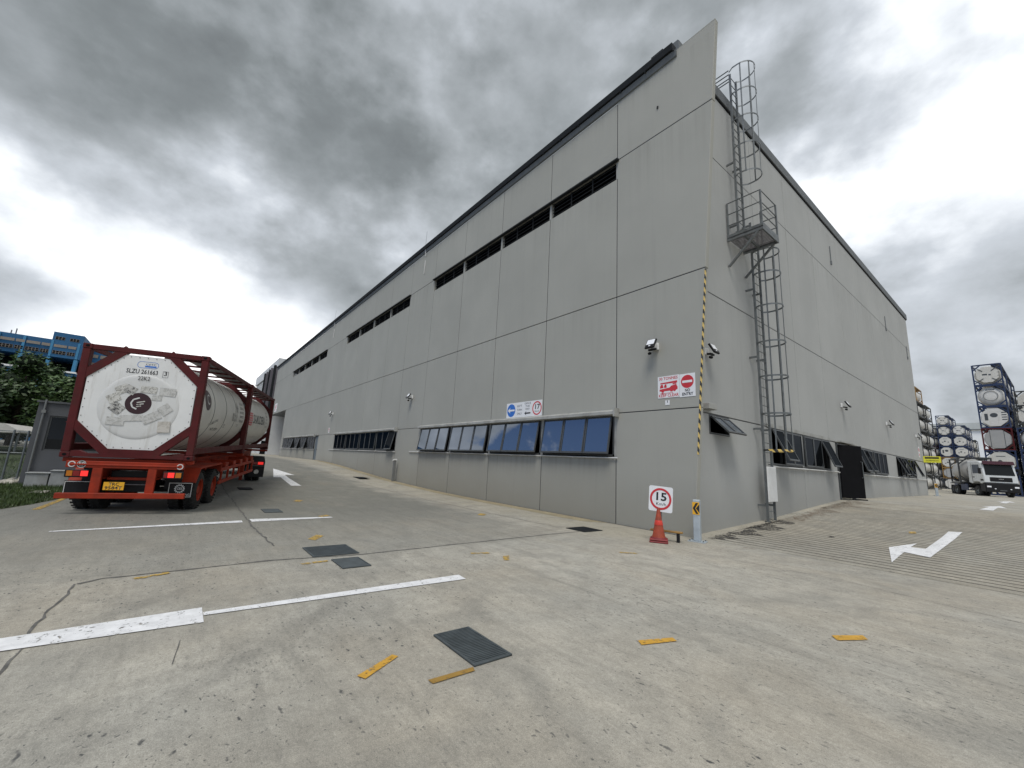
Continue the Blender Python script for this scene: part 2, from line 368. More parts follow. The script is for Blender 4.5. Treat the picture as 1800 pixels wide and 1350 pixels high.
# ------------------------------------------------------------------ mesh helpers
class MB:
    def __init__(s): s.v = []; s.f = []; s.mi = []
    def add(s, vs, fs, mi=0):
        o = len(s.v); s.v += [tuple(v) for v in vs]
        for f in fs: s.f.append([i+o for i in f]); s.mi.append(mi)
        return s
    def box(s, x0, x1, y0, y1, z0, z1, mi=0):
        if x0 > x1: x0, x1 = x1, x0
        if y0 > y1: y0, y1 = y1, y0
        if z0 > z1: z0, z1 = z1, z0
        v = [(x, y, z) for z in (z0, z1) for y in (y0, y1) for x in (x0, x1)]
        return s.add(v, [(0, 2, 3, 1), (4, 5, 7, 6), (0, 1, 5, 4), (2, 6, 7, 3), (0, 4, 6, 2), (1, 3, 7, 5)], mi)
    def bar(s, a, b, w, h=None, upv=(0, 0, 1), mi=0):
        a = Vector(a); b = Vector(b); h = h or w; d = (b-a).normalized(); u = Vector(upv)
        if abs(d.dot(u)) > .98: u = Vector((0, 1, 0))
        x = d.cross(u).normalized()*w/2; y = x.cross(d).normalized()*h/2
        v = [p+q for p in (a, b) for q in (-x-y, x-y, x+y, -x+y)]
        return s.add(v, [(0, 3, 2, 1), (4, 5, 6, 7), (0, 1, 5, 4), (1, 2, 6, 5), (2, 3, 7, 6), (3, 0, 4, 7)], mi)
    def tube(s, pts, r, n=8, mi=0, caps=True):
        pts = [Vector(p) for p in pts]; rr = r if isinstance(r, (list, tuple)) else [r]*len(pts)
        o = len(s.v); ux = None
        for i, p in enumerate(pts):
            d = (pts[min(i+1, len(pts)-1)]-pts[max(i-1, 0)]).normalized()
            if ux is None:
                ux = d.cross(Vector((0, 0, 1)) if abs(d.z) < .9 else Vector((1, 0, 0))).normalized()
            ux = (ux-d*ux.dot(d)).normalized(); uy = d.cross(ux)
            for k in range(n):
                a = 2*PI*k/n; s.v.append(tuple(p+(ux*math.cos(a)+uy*math.sin(a))*rr[i]))
        for i in range(len(pts)-1):
            for k in range(n):
                s.f.append([o+i*n+k, o+i*n+(k+1) % n, o+(i+1)*n+(k+1) % n, o+(i+1)*n+k]); s.mi.append(mi)
        if caps:
            s.f.append([o+k for k in reversed(range(n))]); s.mi.append(mi)
            s.f.append([o+(len(pts)-1)*n+k for k in range(n)]); s.mi.append(mi)
        return s
    def lathe(s, prof, axis_o, axis_d, n=24, mi=0, caps=True):
        """profile: list of (t along axis, radius)"""
        o = Vector(axis_o); d = Vector(axis_d).normalized()
        return s.tube_prof([o+d*t for t, _ in prof], [r for _, r in prof], d, n, mi, caps)
    def tube_prof(s, pts, rs, d, n, mi, caps):
        ux = d.cross(Vector((0, 0, 1)) if abs(d.z) < .9 else Vector((1, 0, 0))).normalized(); uy = d.cross(ux)
        o = len(s.v)
        for p, r in zip(pts, rs):
            for k in range(n):
                a = 2*PI*(k+.5)/n; s.v.append(tuple(p+(ux*math.cos(a)+uy*math.sin(a))*r))
        for i in range(len(pts)-1):
            for k in range(n):
                s.f.append([o+i*n+k, o+i*n+(k+1) % n, o+(i+1)*n+(k+1) % n, o+(i+1)*n+k]); s.mi.append(mi)
        if caps:
            s.f.append([o+k for k in reversed(range(n))]); s.mi.append(mi)
            s.f.append([o+(len(pts)-1)*n+k for k in range(n)]); s.mi.append(mi)
        return s
    def prism(s, poly, O, U, V, N, t, mi=0):
        """extrude a 2-D polygon (u,v) by t along N"""
        O = Vector(O); U = Vector(U); V = Vector(V); N = Vector(N); n = len(poly)
        v = [O+U*a+V*b for a, b in poly]+[O+U*a+V*b+N*t for a, b in poly]
        return s.add(v, [list(range(n))[::-1], list(range(n, 2*n))]+[(i, (i+1) % n, n+(i+1) % n, n+i) for i in range(n)], mi)
    def mesh(s, name, mats, smooth=False, bevel=0):
        me = bpy.data.meshes.new(name); me.from_pydata(s.v, [], s.f)
        ml = mats if isinstance(mats, (list, tuple)) else [mats]
        for q in ml: me.materials.append(MT[q] if isinstance(q, str) else q)
        if len(ml) > 1: me.polygons.foreach_set('material_index', s.mi)
        bm = bmesh.new(); bm.from_mesh(me); bmesh.ops.recalc_face_normals(bm, faces=bm.faces)
        if bevel:
            bmesh.ops.bevel(bm, geom=[q for q in bm.edges if len(q.link_faces) == 2 and q.calc_face_angle(0) > .5], offset=bevel, segments=1, affect='EDGES', clamp_overlap=True)
        bm.to_mesh(me); bm.free()
        if smooth:
            me.polygons.foreach_set('use_smooth', [True]*len(me.polygons))
            try: me.set_sharp_from_angle(angle=R(40))
            except Exception: pass
        return me
def ob(name, data, parent=None, loc=None, rot=None):
    o = bpy.data.objects.new(name, data); COL.objects.link(o)
    if parent is not None: o.parent = parent
    if loc is not None: o.location = loc
    if rot is not None: o.rotation_euler = rot
    return o
def part(name, mb, mats, parent, smooth=False, bevel=0): return ob(name, mb.mesh(name, mats, smooth, bevel), parent)
def thing(name, label, cat, loc=(0, 0, 0), rz=0, group=None, mat=None):
    o = ob(name, None, None, loc, (0, 0, rz)); o.empty_display_size = .2
    if mat is not None: o.matrix_world = mat
    return tag(o, label, cat, group)
def tag(o, label, cat, group=None):
    o['label'] = label; o['category'] = cat
    if group: o['group'] = group
    return o
def struct(o, kind='structure'): o['kind'] = kind; return o
def copy_tree(o, parent=None):
    c = o.copy(); COL.objects.link(c)
    if parent is not None: c.parent = parent
    for ch in o.children: copy_tree(ch, c)
    return c
def text(s, name, parent, O, U, V, size, mat, width=None, align='CENTER', depth=.002, spacing=1.0, bold=0):
    """printed lettering: a thin mesh standing proud of its surface. U = reading direction, V = up"""
    cu = bpy.data.curves.new('lettering', 'FONT'); cu.body = s; cu.size = size; cu.align_x = align; cu.align_y = 'CENTER'
    cu.space_character = spacing; cu.resolution_u = 2; cu.offset = bold
    tmp = bpy.data.objects.new('tmp', cu); COL.objects.link(tmp)
    bpy.context.view_layer.update()
    me = bpy.data.meshes.new_from_object(tmp.evaluated_get(bpy.context.evaluated_depsgraph_get()))
    bpy.data.objects.remove(tmp); bpy.data.curves.remove(cu)
    if width and len(me.vertices):
        xs = [v.co.x for v in me.vertices]; k = width/(max(xs)-min(xs))
        for v in me.vertices: v.co.x *= k
    U = Vector(U).normalized(); V = Vector(V).normalized(); N = U.cross(V)
    O = Vector(O)+N*depth
    for v in me.vertices: v.co = O+U*v.co.x+V*v.co.y
    me.materials.clear(); me.materials.append(MT[mat])
    return ob(name, me, parent)
def circ(r, n=32, a0=0, a1=2*PI, sx=1): return [(r*sx*math.cos(a0+(a1-a0)*i/n), r*math.sin(a0+(a1-a0)*i/n)) for i in range(n)]
def ring(mb, O, U, V, r0, r1, t=.003, n=36, mi=0):
    O = Vector(O); U = Vector(U).normalized(); V = Vector(V).normalized(); N = U.cross(V)*t
    vs = []
    for i in range(n):
        a = 2*PI*i/n; d = U*math.cos(a)+V*math.sin(a); vs += [O+d*r0+N, O+d*r1+N, O+d*r1, O+d*r0]
    fs = []
    for i in range(n):
        j = (i+1) % n
        for k in range(4): fs.append((4*i+k, 4*i+(k+1) % 4, 4*j+(k+1) % 4, 4*j+k))
    return mb.add(vs, fs, mi)

# ------------------------------------------------------------------ ground
def interp(x, xs, ys):
    if x <= xs[0]: return ys[0]
    for i in range(len(xs)-1):
        if x <= xs[i+1]: return ys[i]+(ys[i+1]-ys[i])*(x-xs[i])/(xs[i+1]-xs[i])
    return ys[-1]
LX = [-36.4, -32, -28.7, -25.5, -22.2, -18.9, -15.5, -12.2, -8.8]; LZ = [.90, .80, .67, .51, .36, .20, .10, .03, 0]
RY = [0, 5.5, 8.66, 12.74, 16.4, 34.5]; RZ = [0, .26, .48, .744, .772, .80]
def gz(x, y):
    l = interp(x, LX, LZ); r = interp(y, RY, RZ)
    if y <= 0: return l
    if x >= 0: return r
    return max(l, r)
def line(a, b, st): return [a+(b-a)*i/max(1, round((b-a)/st)) for i in range(round((b-a)/st)+1)]
gx = sorted(set([-3000, -800, -300, -140, -80]+line(-60, -36.4, 6)+LX+[-4, 0, 1.2, 4, 8, 14, 30, 80, 300, 900, 3000]))
gy = sorted(set([-3000, -800, -200, -60, -30, -20, -14, -9, -4, -1.5]+RY+[45, 60, 90, 140, 220, 500, 1200, 3000]))
g = MB(); g.v = [(x, y, gz(x, y)) for y in gy for x in gx]; nx = len(gx)
for j in range(len(gy)-1):
    for i in range(nx-1):
        g.f.append([j*nx+i, j*nx+i+1, (j+1)*nx+i+1, (j+1)*nx+i]); g.mi.append(0)
ground = struct(ob('ground', g.mesh('ground', 'concrete')))
ground['label'] = 'grey worn concrete yard and driveway around the warehouse'

def sheet(poly, lift, mat, name, parent=None):
    """flat polygon draped on the ground"""
    bm = bmesh.new(); vs = [bm.verts.new((x, y, 0)) for x, y in poly]; bm.faces.new(vs)
    for x in gx:
        if min(p[0] for p in poly) < x < max(p[0] for p in poly): bmesh.ops.bisect_plane(bm, geom=bm.verts[:]+bm.edges[:]+bm.faces[:], plane_co=(x, 0, 0), plane_no=(1, 0, 0))
    for y in gy:
        if min(p[1] for p in poly) < y < max(p[1] for p in poly): bmesh.ops.bisect_plane(bm, geom=bm.verts[:]+bm.edges[:]+bm.faces[:], plane_co=(0, y, 0), plane_no=(0, 1, 0))
    for v in bm.verts: v.co.z = gz(v.co.x, v.co.y)+lift
    bmesh.ops.recalc_face_normals(bm, faces=bm.faces)
    for f in bm.faces:
        if f.normal.z < 0: f.normal_flip()
    me = bpy.data.meshes.new(name); bm.to_mesh(me); bm.free(); me.materials.append(MT[mat])
    return ob(name, me, parent)

# grooved ramp beside the right wall: a slab 16 mm proud, each groove cut back to 4 mm
rp = MB(); ys = [.12]; y = .30; prof = [(.12, .004), (.16, .016)]
while y < 10.6:
    prof += [(y, .016), (y+.010, .004), (y+.044, .004), (y+.054, .016)]; y += .262
for b in RY[1:4]:
    prof.append((b, .016))
prof.append((12.70, .016)); prof.append((12.78, .004)); prof.sort()
xa, xb = .02, 14.
for yy, h in prof:
    sl_ = .35*max(0, (2.2-yy))/2.2 if yy < 2.2 else 0
    rp.v += [(xa+.25+sl_, yy, gz(1, yy)+h), (xb, yy, gz(1, yy)+h)]
for i in range(len(prof)-1):
    rp.f.append([2*i, 2*i+1, 2*i+3, 2*i+2]); rp.mi.append(1 if prof[i][1] < .01 or prof[i+1][1] < .01 else 0)
rp.mi[0] = rp.mi[-1] = 0
ramp = part('ramp', rp, ['ramp', 'groove'], None); struct(ramp); ramp['label'] = 'grooved concrete ramp rising beside the right-hand wall'
G2 = .004
# tan edge channel along the foot of the left wall
ch = sheet([(-2.4, -.06), (-36, -.06), (-36, -.60), (-3.0, -.62)], G2, 'band', 'edge_channel', ground)
mbj = MB()
def ribbon(name, pts, w, mat, lift=G2, jag=.02, step=.12, seed=1):
    rnd = random.Random(seed); P = []
    for (x0, y0), (x1, y1) in zip(pts, pts[1:]):
        n = max(1, int(math.hypot(x1-x0, y1-y0)/step))
        P += [(x0+(x1-x0)*i/n, y0+(y1-y0)*i/n) for i in range(n)]
    P.append(pts[-1]); mb = MB(); k = 0
    for i, (x, y) in enumerate(P):
        a = P[max(0, i-1)]; b = P[min(len(P)-1, i+1)]; d = Vector((b[0]-a[0], b[1]-a[1])).normalized(); nrm = Vector((-d.y, d.x))
        k = .6*k+rnd.uniform(-jag, jag); ww = w*rnd.uniform(.45, 1.2)
        for q in (-ww/2, ww/2):
            xx, yy = x+nrm.x*(k+q), y+nrm.y*(k+q); mb.v.append((xx, yy, gz(xx, yy)+lift))
    for i in range(len(P)-1): mb.f.append([2*i, 2*i+1, 2*i+3, 2*i+2]); mb.mi.append(0)
    return part(name, mb, mat, ground)
ribbon('crack', [(2.6, -11.08), (.62, -11.06), (-.34, -11.03), (-1.14, -11.0)], .022, 'crack', seed=2, jag=.03)
ribbon('joint', [(-1.14, -11.0), (-1.30, -10.81), (-1.33, -10.18), (-1.45, -8.99), (-1.30, -7.7), (-1.43, -5.9), (-1.59, -3.35), (-1.62, -2.2)], .05, 'crack', seed=3, jag=.012)
ribbon('joint', [(-2.5, -8.83), (-5.17, -8.87), (-11.9, -8.8), (-17.5, -8.72), (-24, -8.6)], .045, 'crack', seed=4, jag=.02)
ribbon('crack', [(1.62, -10.12), (1.16, -10.08)], .008, 'crack', seed=6, jag=.004)
ribbon('joint', [(-2.2, -2.25), (-8, -2.4), (-16, -2.6), (-30, -3.2)], .025, 'crack', seed=7)
ribbon('joint', [(1.0, -1.9), (3.5, -1.55), (5.6, -2.0), (9, -3.0)], .010, 'crack', seed=9, jag=.012)
# wall-foot shadow gap between slab and building
for nme, pl in (('wall_foot_gap', [(-.2, -.055), (-57, -.055), (-57, -.005), (-.2, -.005)]),): sheet(pl, G2*2, 'crack', nme, ground)
# road paint
P3 = .008
def paint(name, poly, mat='paintw', lift=P3): return sheet(poly, lift, mat, name, ground)
paint('painted_line', [(.55, -12.6), (.36, -9.905), (.81, -9.905), (.70, -12.6)])
paint('painted_line', [(.515, -9.90), (.47, -6.96), (.70, -6.98), (.615, -9.90)])
paint('painted_line', [(-5.17, -11.9), (-5.62, -8.99), (-5.32, -8.995), (-5.08, -11.9)])
paint('painted_line', [(-5.79, -8.82), (-5.70, -7.04), (-5.55, -7.03), (-5.36, -8.82)])
paint('painted_arrow', [(-15.1, -5.80), (-15.1, -6.22), (-19.3, -5.95), (-19.3, -6.30), (-24.5, -5.55), (-20.6, -5.05), (-20.6, -5.55)])
RL = .026
paint('painted_arrow', [(3.36, 2.70), (3.71, .94), (3.67, 2.35), (4.10, 2.15), (4.17, 6.78), (3.92, 6.60), (3.90, 3.2), (3.66, 3.15), (3.67, 3.85)], 'paintw', RL)
paint('painted_arrow', [(4.0, 14.2), (4.35, 14.2), (4.3, 17.6), (4.55, 17.6), (4.25, 20.2), (3.8, 17.8), (4.05, 17.7)])
paint('painted_arrow', [(3.9, 26.5), (4.15, 26.5), (4.15, 29.6), (4.4, 29.4), (4.05, 32.5), (3.6, 29.7), (3.9, 29.6)])
for q in ([(2.496, -9.049), (2.568, -9.011), (2.359, -8.669), (2.306, -8.70)], [(3.212, -6.636), (3.294, -6.692), (3.422, -6.309), (3.353, -6.272)],
          [(4.217, -4.70), (4.294, -4.815), (4.469, -4.493), (4.404, -4.382)]): paint('painted_dash', q, 'painty')
paint('painted_dash', [(2.82, -8.638), (2.885, -8.632), (2.885, -8.27), (2.83, -8.25)], 'paintyd')
for q in ([(-.216, -5.652), (-.205, -5.523), (.067, -5.734), (.058, -5.847)], [(-.66, -6.04), (-.56, -5.72), (-.48, -5.74), (-.58, -6.06)],
          [(.45, -3.34), (.66, -3.08), (.74, -3.1), (.53, -3.36)], [(-1.08, -8.70), (-1.12, -8.32), (-1.04, -8.32), (-1.0, -8.69)], [(-1.15, -10.54), (-1.30, -10.2), (-1.22, -10.18), (-1.07, -10.5)],
          [(-2.9, -8.2), (-3.3, -7.95), (-3.15, -7.85), (-2.75, -8.1)], [(-5.9, -7.3), (-6.1, -7.05), (-5.9, -7.0), (-5.7, -7.25)], [(-5.0, -3.0), (-5.3, -2.7), (-5.1, -2.6), (-4.8, -2.9)], [(-9.5, -7.2), (-9.9, -7.0), (-9.7, -6.85), (-9.3, -7.05)]): paint('painted_dash', q, 'paintyf')
paint('painted_dash', [(3.3, 5.45), (3.42, 5.6), (3.36, 5.9), (3.24, 5.75)], 'paintyf', RL)
paint('painted_dash', [(-8.5, -12.75), (-12.2, -12.6), (-12.2, -12.5), (-8.5, -12.62)], 'paintyf')
# oil and rust stains on the ramp edge
def ragged(x0, x1, y0, y1, mt, seed, lift):
    rnd = random.Random(seed); n = max(6, int((y1-y0)/.22)); L1 = []; L2 = []
    for k in range(n+1):
        yy = y0+(y1-y0)*k/n; t_ = math.sin(PI*k/n)**.4 if 0 < k < n else .05; L1.append((x0+(x1-x0)*.25*rnd.random(), yy)); L2.append((x0+(x1-x0)*(.35+.65*rnd.random())*t_+.02, yy))
    sheet(L1+L2[::-1], lift, mt, 'stain', ground)
for k, (a, b, y0, y1) in enumerate(((.36, 1.10, .18, 1.2), (.33, 1.25, 1.0, 2.6), (.30, 1.30, 2.4, 4.0), (.30, 1.0, 3.9, 5.0))): ragged(a, b, y0, y1, 'oil', k+3, RL-.002*(k % 2))
ragged(.30, 1.3, 5.0, 9.2, 'rust', 21, RL); ragged(.25, 1.6, 9.0, 12.6, 'rust', 22, RL-.002); ragged(2.1, 2.3, 2.95, 3.2, 'oil', 5, RL); ragged(1.35, 1.7, -.16, .02, 'rust', 6, P3)

# ------------------------------------------------------------------ warehouse
WH = thing('warehouse', 'long grey precast-panel warehouse with leaning corner fin and strip windows', 'building')
GAP = .013; TH = .15
Z_SILL, Z_HEAD, Z1, Z2, ZT = 1.94, 3.26, 7.05, 12.09, 14.40
LV0, LV1 = 11.38, 12.04
J = [-2.21-3.333*i for i in range(17)]      # panel joints of the left wall
def finx(z): return .20+.0745*z
def lpanel(x0, x1, z0, z1, mat='wallL', fin=False):
    """panel of the left wall (outer face y=0)"""
    a, b = min(x0, x1)+GAP, max(x0, x1)-GAP; z0 += GAP if z0 > .3 else 0; z1 -= GAP
    mb = MB()
    if fin: poly = [(a, z0), (finx(z0), z0), (finx(z1), z1), (a, z1)]
    else: poly = [(a, z0), (b, z0), (b, z1), (a, z1)]
    mb.prism(poly, (0, 0, 0), (1, 0, 0), (0, 0, 1), (0, 1, 0), TH+(.02 if fin else 0))
    return part('wall_panel', mb, mat, WH, bevel=.008)
def rpanel(y0, y1, z0, z1, mat='wallR'):
    mb = MB(); z0 += GAP if z0 > 1 else 0
    mb.box(-TH, 0, y0+GAP, y1-GAP, z0, z1-GAP); return part('wall_panel', mb, mat, WH, bevel=.008)
def sash(win, O, U, V, N, w, h, ang, mat, fw_=.045):
    """top-hung sash: frame with a pane; O = top left corner, opened by ang"""
    O = Vector(O); U = Vector(U); N = Vector(N)
    D = (Vector((0, 0, -1))*math.cos(ang)+N*math.sin(ang)); NN = (N*math.cos(ang)+Vector((0, 0, 1))*math.sin(ang))
    mb = MB()
    for a, b, c, d in ((0, fw_, 0, h), (w-fw_, w, 0, h), (fw_, w-fw_, 0, fw_), (fw_, w-fw_, h-fw_*1.3, h)):
        mb.prism([(a, c), (b, c), (b, d), (a, d)], O, U, D, NN, .045)
    part('sash', mb, 'alud', win)
    gp = MB(); gp.prism([(fw_, fw_), (w-fw_, fw_), (w-fw_, h-fw_), (fw_, h-fw_)], O+NN*.016, U, D, NN, .012)
    part('pane', gp, mat, win)
def lwindow(x0, x1, angs, mat, label=None):
    """bay of three sashes in the left wall, x0 > x1"""
    a, b = x1+.075, x0-.075
    win = MB(); zt = Z_HEAD-.02; zb = Z_SILL+.02
    for q in (a, b-.05): win.box(q, q+.05, .0, .11, zb, zt)
    win.box(a, b, .0, .11, zt-.05, zt); win.box(a, b, .0, .11, zb, zb+.05)
    w3 = (b-a-.1)/3
    for k in (1, 2): win.box(a+.05+w3*k-.02, a+.05+w3*k+.02, .03, .11, zb, zt)
    win.box(x1-.075+.003, x1+.075-.003, .02, .14, zb-.02, zt+.02)
    wo_ = part('window', win, 'alud', WH)
    if label: wo_['label'] = label
    for k in range(3):
        sash(wo_, (a+.05+w3*k+.012, .0, zt-.045), (1, 0, 0), None, (0, -1, 0), w3-.024, zt-zb-.085, angs[k], mat)
    return wo_
def post(x): # pale concrete mullion at a joint
    mb = MB(); mb.box(x-.07, x+.07, .012, TH, Z_SILL, Z_HEAD); part('mullion', mb, 'trim', WH)
def louvre(x0, x1):
    mb = MB(); a, b = x1+.07, x0-.07
    for i in range(4):
        z = LV0+.08+i*.16; mb.box(a, b, .05, .075, z, z+.02)
    n = 3
    for k in range(1, n): xx = a+(b-a)*k/n; mb.box(xx-.02, xx+.02, .03, .06, LV0, LV1)
    part('louvre', mb, 'gutter', WH)
    q = MB(); q.box(x0-.05, x0+.05, .015, TH, LV0, LV1); part('mullion', q, 'trim', WH)
ribbons = [(0, 4), (5, 9), (11, 16)]
rib_bay = {}
for r_, (a, b) in enumerate(ribbons):
    for i in range(a, b): rib_bay[i] = r_
# first bay: the leaning fin
for z0, z1 in ((-.25, Z_HEAD), (Z_HEAD, Z1), (Z1, Z2), (Z2, ZT+.30)): lpanel(0, J[0], z0, z1, fin=True)
# the raised part of the fin beside the gutter
fr = MB(); fr.prism([(.10, ZT+.29), (finx(14.7), ZT+.29), (1.29, 14.72), (.10, 14.70)], (0, .002, 0), (1, 0, 0), (0, 0, 1), (0, 1, 0), .165); part('fin_cap', fr, 'wallL', WH)
angR = [(.16, .16, .16), (.17, .17, .17), (.15, .15, .15), (.17, .17, .15)]
for i in range(16):
    x0, x1 = J[i], J[i+1]
    if i in (4, 10, 9):                  # solid bays
        if i == 10: pass
    if i in rib_bay:
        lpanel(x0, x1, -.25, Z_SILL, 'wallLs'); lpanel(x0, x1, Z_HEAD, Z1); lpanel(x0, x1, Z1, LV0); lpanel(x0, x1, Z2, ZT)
        post(x0)
        rr = random.Random(i)
        if rib_bay[i] == 0: lwindow(x0, x1, angR[i], 'glassR')
        else: lwindow(x0, x1, [rr.choice((0.02, .02, .02, .04, .02, .22)) for _ in range(3)], 'glassD')
        louvre(x0, x1)
    elif i == 10:                        # bay with the narrow door
        lpanel(x0, x1+1.05, -.25, Z_HEAD); lpanel(x0, x1, Z_HEAD, Z1); lpanel(x0, x1, Z1, Z2); lpanel(x0, x1, Z2, ZT)
        d = MB(); d.box(x1+.03, x1+1.03, .03, .08, .88, Z_HEAD-.03); dr = part('door', d, 'doorb', WH)
        h = MB(); h.box(x1+.9, x1+.94, -.03, .03, 1.85, 2.0); part('handle', h, 'galv', dr)
        h = MB(); h.box(x1-.05, x1+1.2, -.12, .0, Z_HEAD, Z_HEAD+.08); part('door_hood', h, 'trim', WH)
    else:
        lpanel(x0, x1, -.25, Z_HEAD); lpanel(x0, x1, Z_HEAD, Z1); lpanel(x0, x1, Z1, Z2); lpanel(x0, x1, Z2, ZT)
for r_, (a, b) in enumerate(ribbons):
    x0, x1 = J[a], J[b]
    post(x1)
    h = MB(); h.prism([(0, Z_HEAD-.07), (-.20, Z_HEAD-.05), (-.20, Z_HEAD+.05), (0, Z_HEAD+.12)], (x1-.10, -.004, 0), (0, 1, 0), (0, 0, 1), (1, 0, 0), x0-x1+.20)
    part('window_hood', h, 'trim', WH, bevel=.006)
    h = MB(); h.box(x0+.055, x0+.115, -.235, -.01, Z_HEAD-.12, Z_HEAD+.14); part('hood_end', h, 'trim', WH)
    h = MB(); h.prism([(0, LV1-.01), (-.12, LV1), (-.12, LV1+.05), (0, LV1+.07)], (x1-.06, -.004, 0), (0, 1, 0), (0, 0, 1), (1, 0, 0), x0-x1+.14); part('louvre_hood', h, 'gutter', WH)
    h = MB(); h.tube([(x0+.09, -.05, Z_SILL-.035), (x1-1.2, -.05, Z_SILL-.01)], .022, 8)
    for k in range(int((x0-x1)/1.66)+1): h.box(x0-.1-k*1.66-.02, x0-.1-k*1.66+.02, -.05, .0, Z_SILL-.06, Z_SILL-.01)
    part('conduit', h, 'pipe', WH, True)
def seal(x0, x1, z0, z1):
    mb = MB(); mb.box(x0, x1, .007, .06, z0, z1); return part('joint_sealant', mb, 'signk', WH)
for i, x in enumerate(J):
    lowz = Z_SILL if (i in rib_bay or i-1 in rib_bay) else Z_HEAD
    seal(x-GAP, x+GAP, -.2, lowz-.02); seal(x-GAP, x+GAP, Z_HEAD+.14, LV0-.01 if (i in rib_bay or i-1 in rib_bay) else Z2-GAP); seal(x-GAP, x+GAP, Z2+GAP, ZT-.02)
for i in range(16):
    a, b = J[i+1]+GAP, J[i]-GAP
    seal(a, b, Z1-GAP, Z1)
    if i not in rib_bay: seal(a, b, Z2-GAP, Z2+GAP); seal(a, b, Z_HEAD-GAP, Z_HEAD+GAP)
for z in (Z_HEAD, Z1, Z2): seal(J[0]+GAP, finx(z)-.02, z-GAP, z+GAP)
for x in (-59.0, -62.3, -65.7): seal(x-GAP, x+GAP, Z1, Z2-GAP); seal(x-GAP, x+GAP, Z2+GAP, ZT-.02)
seal(xE if False else -69.3, J[16]-GAP, Z2-GAP, Z2+GAP)
# overhanging end bay beyond the last joint
xE = -69.4
lpanel(J[16], -57.15, Z_HEAD, Z1); lpanel(J[16], -57.15, -.2, Z_HEAD)
for a, b in ((J[16], -59.0), (-59.0, -62.3), (-62.3, -65.7), (-65.7, xE)): lpanel(a, b, Z1, Z2); lpanel(a, b, Z2, ZT)
u = MB(); u.box(xE, -57.15, TH+.01, 8, Z1-.08, Z1+.1); part('soffit', u, 'alud', WH)
u = MB(); u.box(-57.14, -56.9, TH+.01, 9, -.2, Z1-.09); part('return_wall', u, 'alud', WH)
u = MB(); u.box(-72.4, -72.0, -.3, 9, 3.05, Z1-.1); part('porch_wall', u, 'offw', WH)
u = MB(); u.box(-72.4, -72.05, 1.75, 9, .6, 3.04); part('porch_wall', u, 'offw', WH)
u = MB(); u.box(-72.6, -72.1, -.3, 1.74, .6, 3.04); part('porch_door', u, 'dark', WH)
# right wall
VR = [.0, 5.28, 8.62, 11.95, 15.97, 19.17, 22.35, 24.9, 27.95, 31.0, 34.62]
for y0, y1 in zip(VR, VR[1:]):
    if y0 == 0: y0 = TH+.04
    rpanel(y0, y1, Z1, Z2); rpanel(y0, y1, Z2, 14.72)
    if y1 == 5.28:
        rpanel(y0, y1, Z_HEAD+.02, Z1)
        mb = MB(); mb.prism([(y0, -.2), (y1-GAP, -.2), (y1-GAP, Z_HEAD), (2.56, Z_HEAD), (2.56, 2.70), (1.33, 2.70), (1.33, Z_HEAD), (y0, Z_HEAD)], (-TH, 0, 0), (0, 1, 0), (0, 0, 1), (1, 0, 0), TH); part('wall_panel', mb, 'wallR', WH)
    else: rpanel(y0, y1, Z_HEAD+.02, Z1)
def rwindow(y0, y1, angs):
    zt, zb = Z_HEAD, 2.0; a, b = y0+.03, y1-.03; win = MB()
    for q in (a, b-.05): win.box(-.11, -.0, q, q+.05, zb, zt)
    win.box(-.11, 0, a+.05, b-.05, zt-.05, zt); win.box(-.11, 0, a+.05, b-.05, zb, zb+.05)
    n = len(angs); w = (b-a-.1)/n
    for k in range(1, n): win.box(-.11, -.03, a+.05+w*k-.02, a+.05+w*k+.02, zb+.05, zt-.05)
    wo_ = part('window', win, 'alud', WH)
    for k in range(n): sash(wo_, (0, a+.05+w*k+.012, zt-.045), (0, 1, 0), None, (1, 0, 0), w-.024, zt-zb-.09, angs[k], 'glassD')
def rsolid(y0, y1, z0=-.2, z1=Z_HEAD): rpanel(y0, y1, z0, z1)
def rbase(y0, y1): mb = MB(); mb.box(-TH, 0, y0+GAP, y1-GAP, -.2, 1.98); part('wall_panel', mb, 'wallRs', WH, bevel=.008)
for a, b, an in ((5.65, 8.55, (.42, .02, .02)), (8.70, 11.90, (.02, .02, .36)), (16.15, 19.1, (.3, .34, .02)), (19.3, 22.3, (.02, .03, .02)), (24.95, 27.85, (.38, .02, .40)), (28.05, 30.95, (.02, .02, .36))): rwindow(a, b, an)
for a, b in ((5.28, 8.62), (8.62, 11.95), (16.10, 19.17), (19.17, 22.35), (24.9, 27.95), (27.95, 31.0)): rbase(a, b)
rsolid(5.28, 5.65, 1.99); rsolid(8.55, 8.70, 1.99)
for a, b in ((11.92, 12.80), (15.05, 16.12), (22.32, 24.93), (30.97, 34.62)): rsolid(a, b)
mb = MB(); mb.box(-.13, -.01, 19.10, 19.30, 2.0, Z_HEAD); mb.box(-.13, -.01, 27.85, 28.05, 2.0, Z_HEAD); part('mullion', mb, 'trim', WH)
def sealr(y0, y1, z0, z1):
    mb = MB(); mb.box(-.06, -.007, y0, y1, z0, z1); return part('joint_sealant', mb, 'signk', WH)
for y in VR[1:-1]:
    sealr(y-GAP, y+GAP, Z_HEAD+.05, Z1-GAP); sealr(y-GAP, y+GAP, Z1+GAP, Z2-GAP); sealr(y-GAP, y+GAP, Z2+GAP, 14.7)
    if y not in (11.95, 15.97): sealr(y-GAP, y+GAP, .0, 1.96)
for z in (Z1, Z2, Z_HEAD+.01): sealr(TH+.05, 34.6, z-GAP, z+GAP)
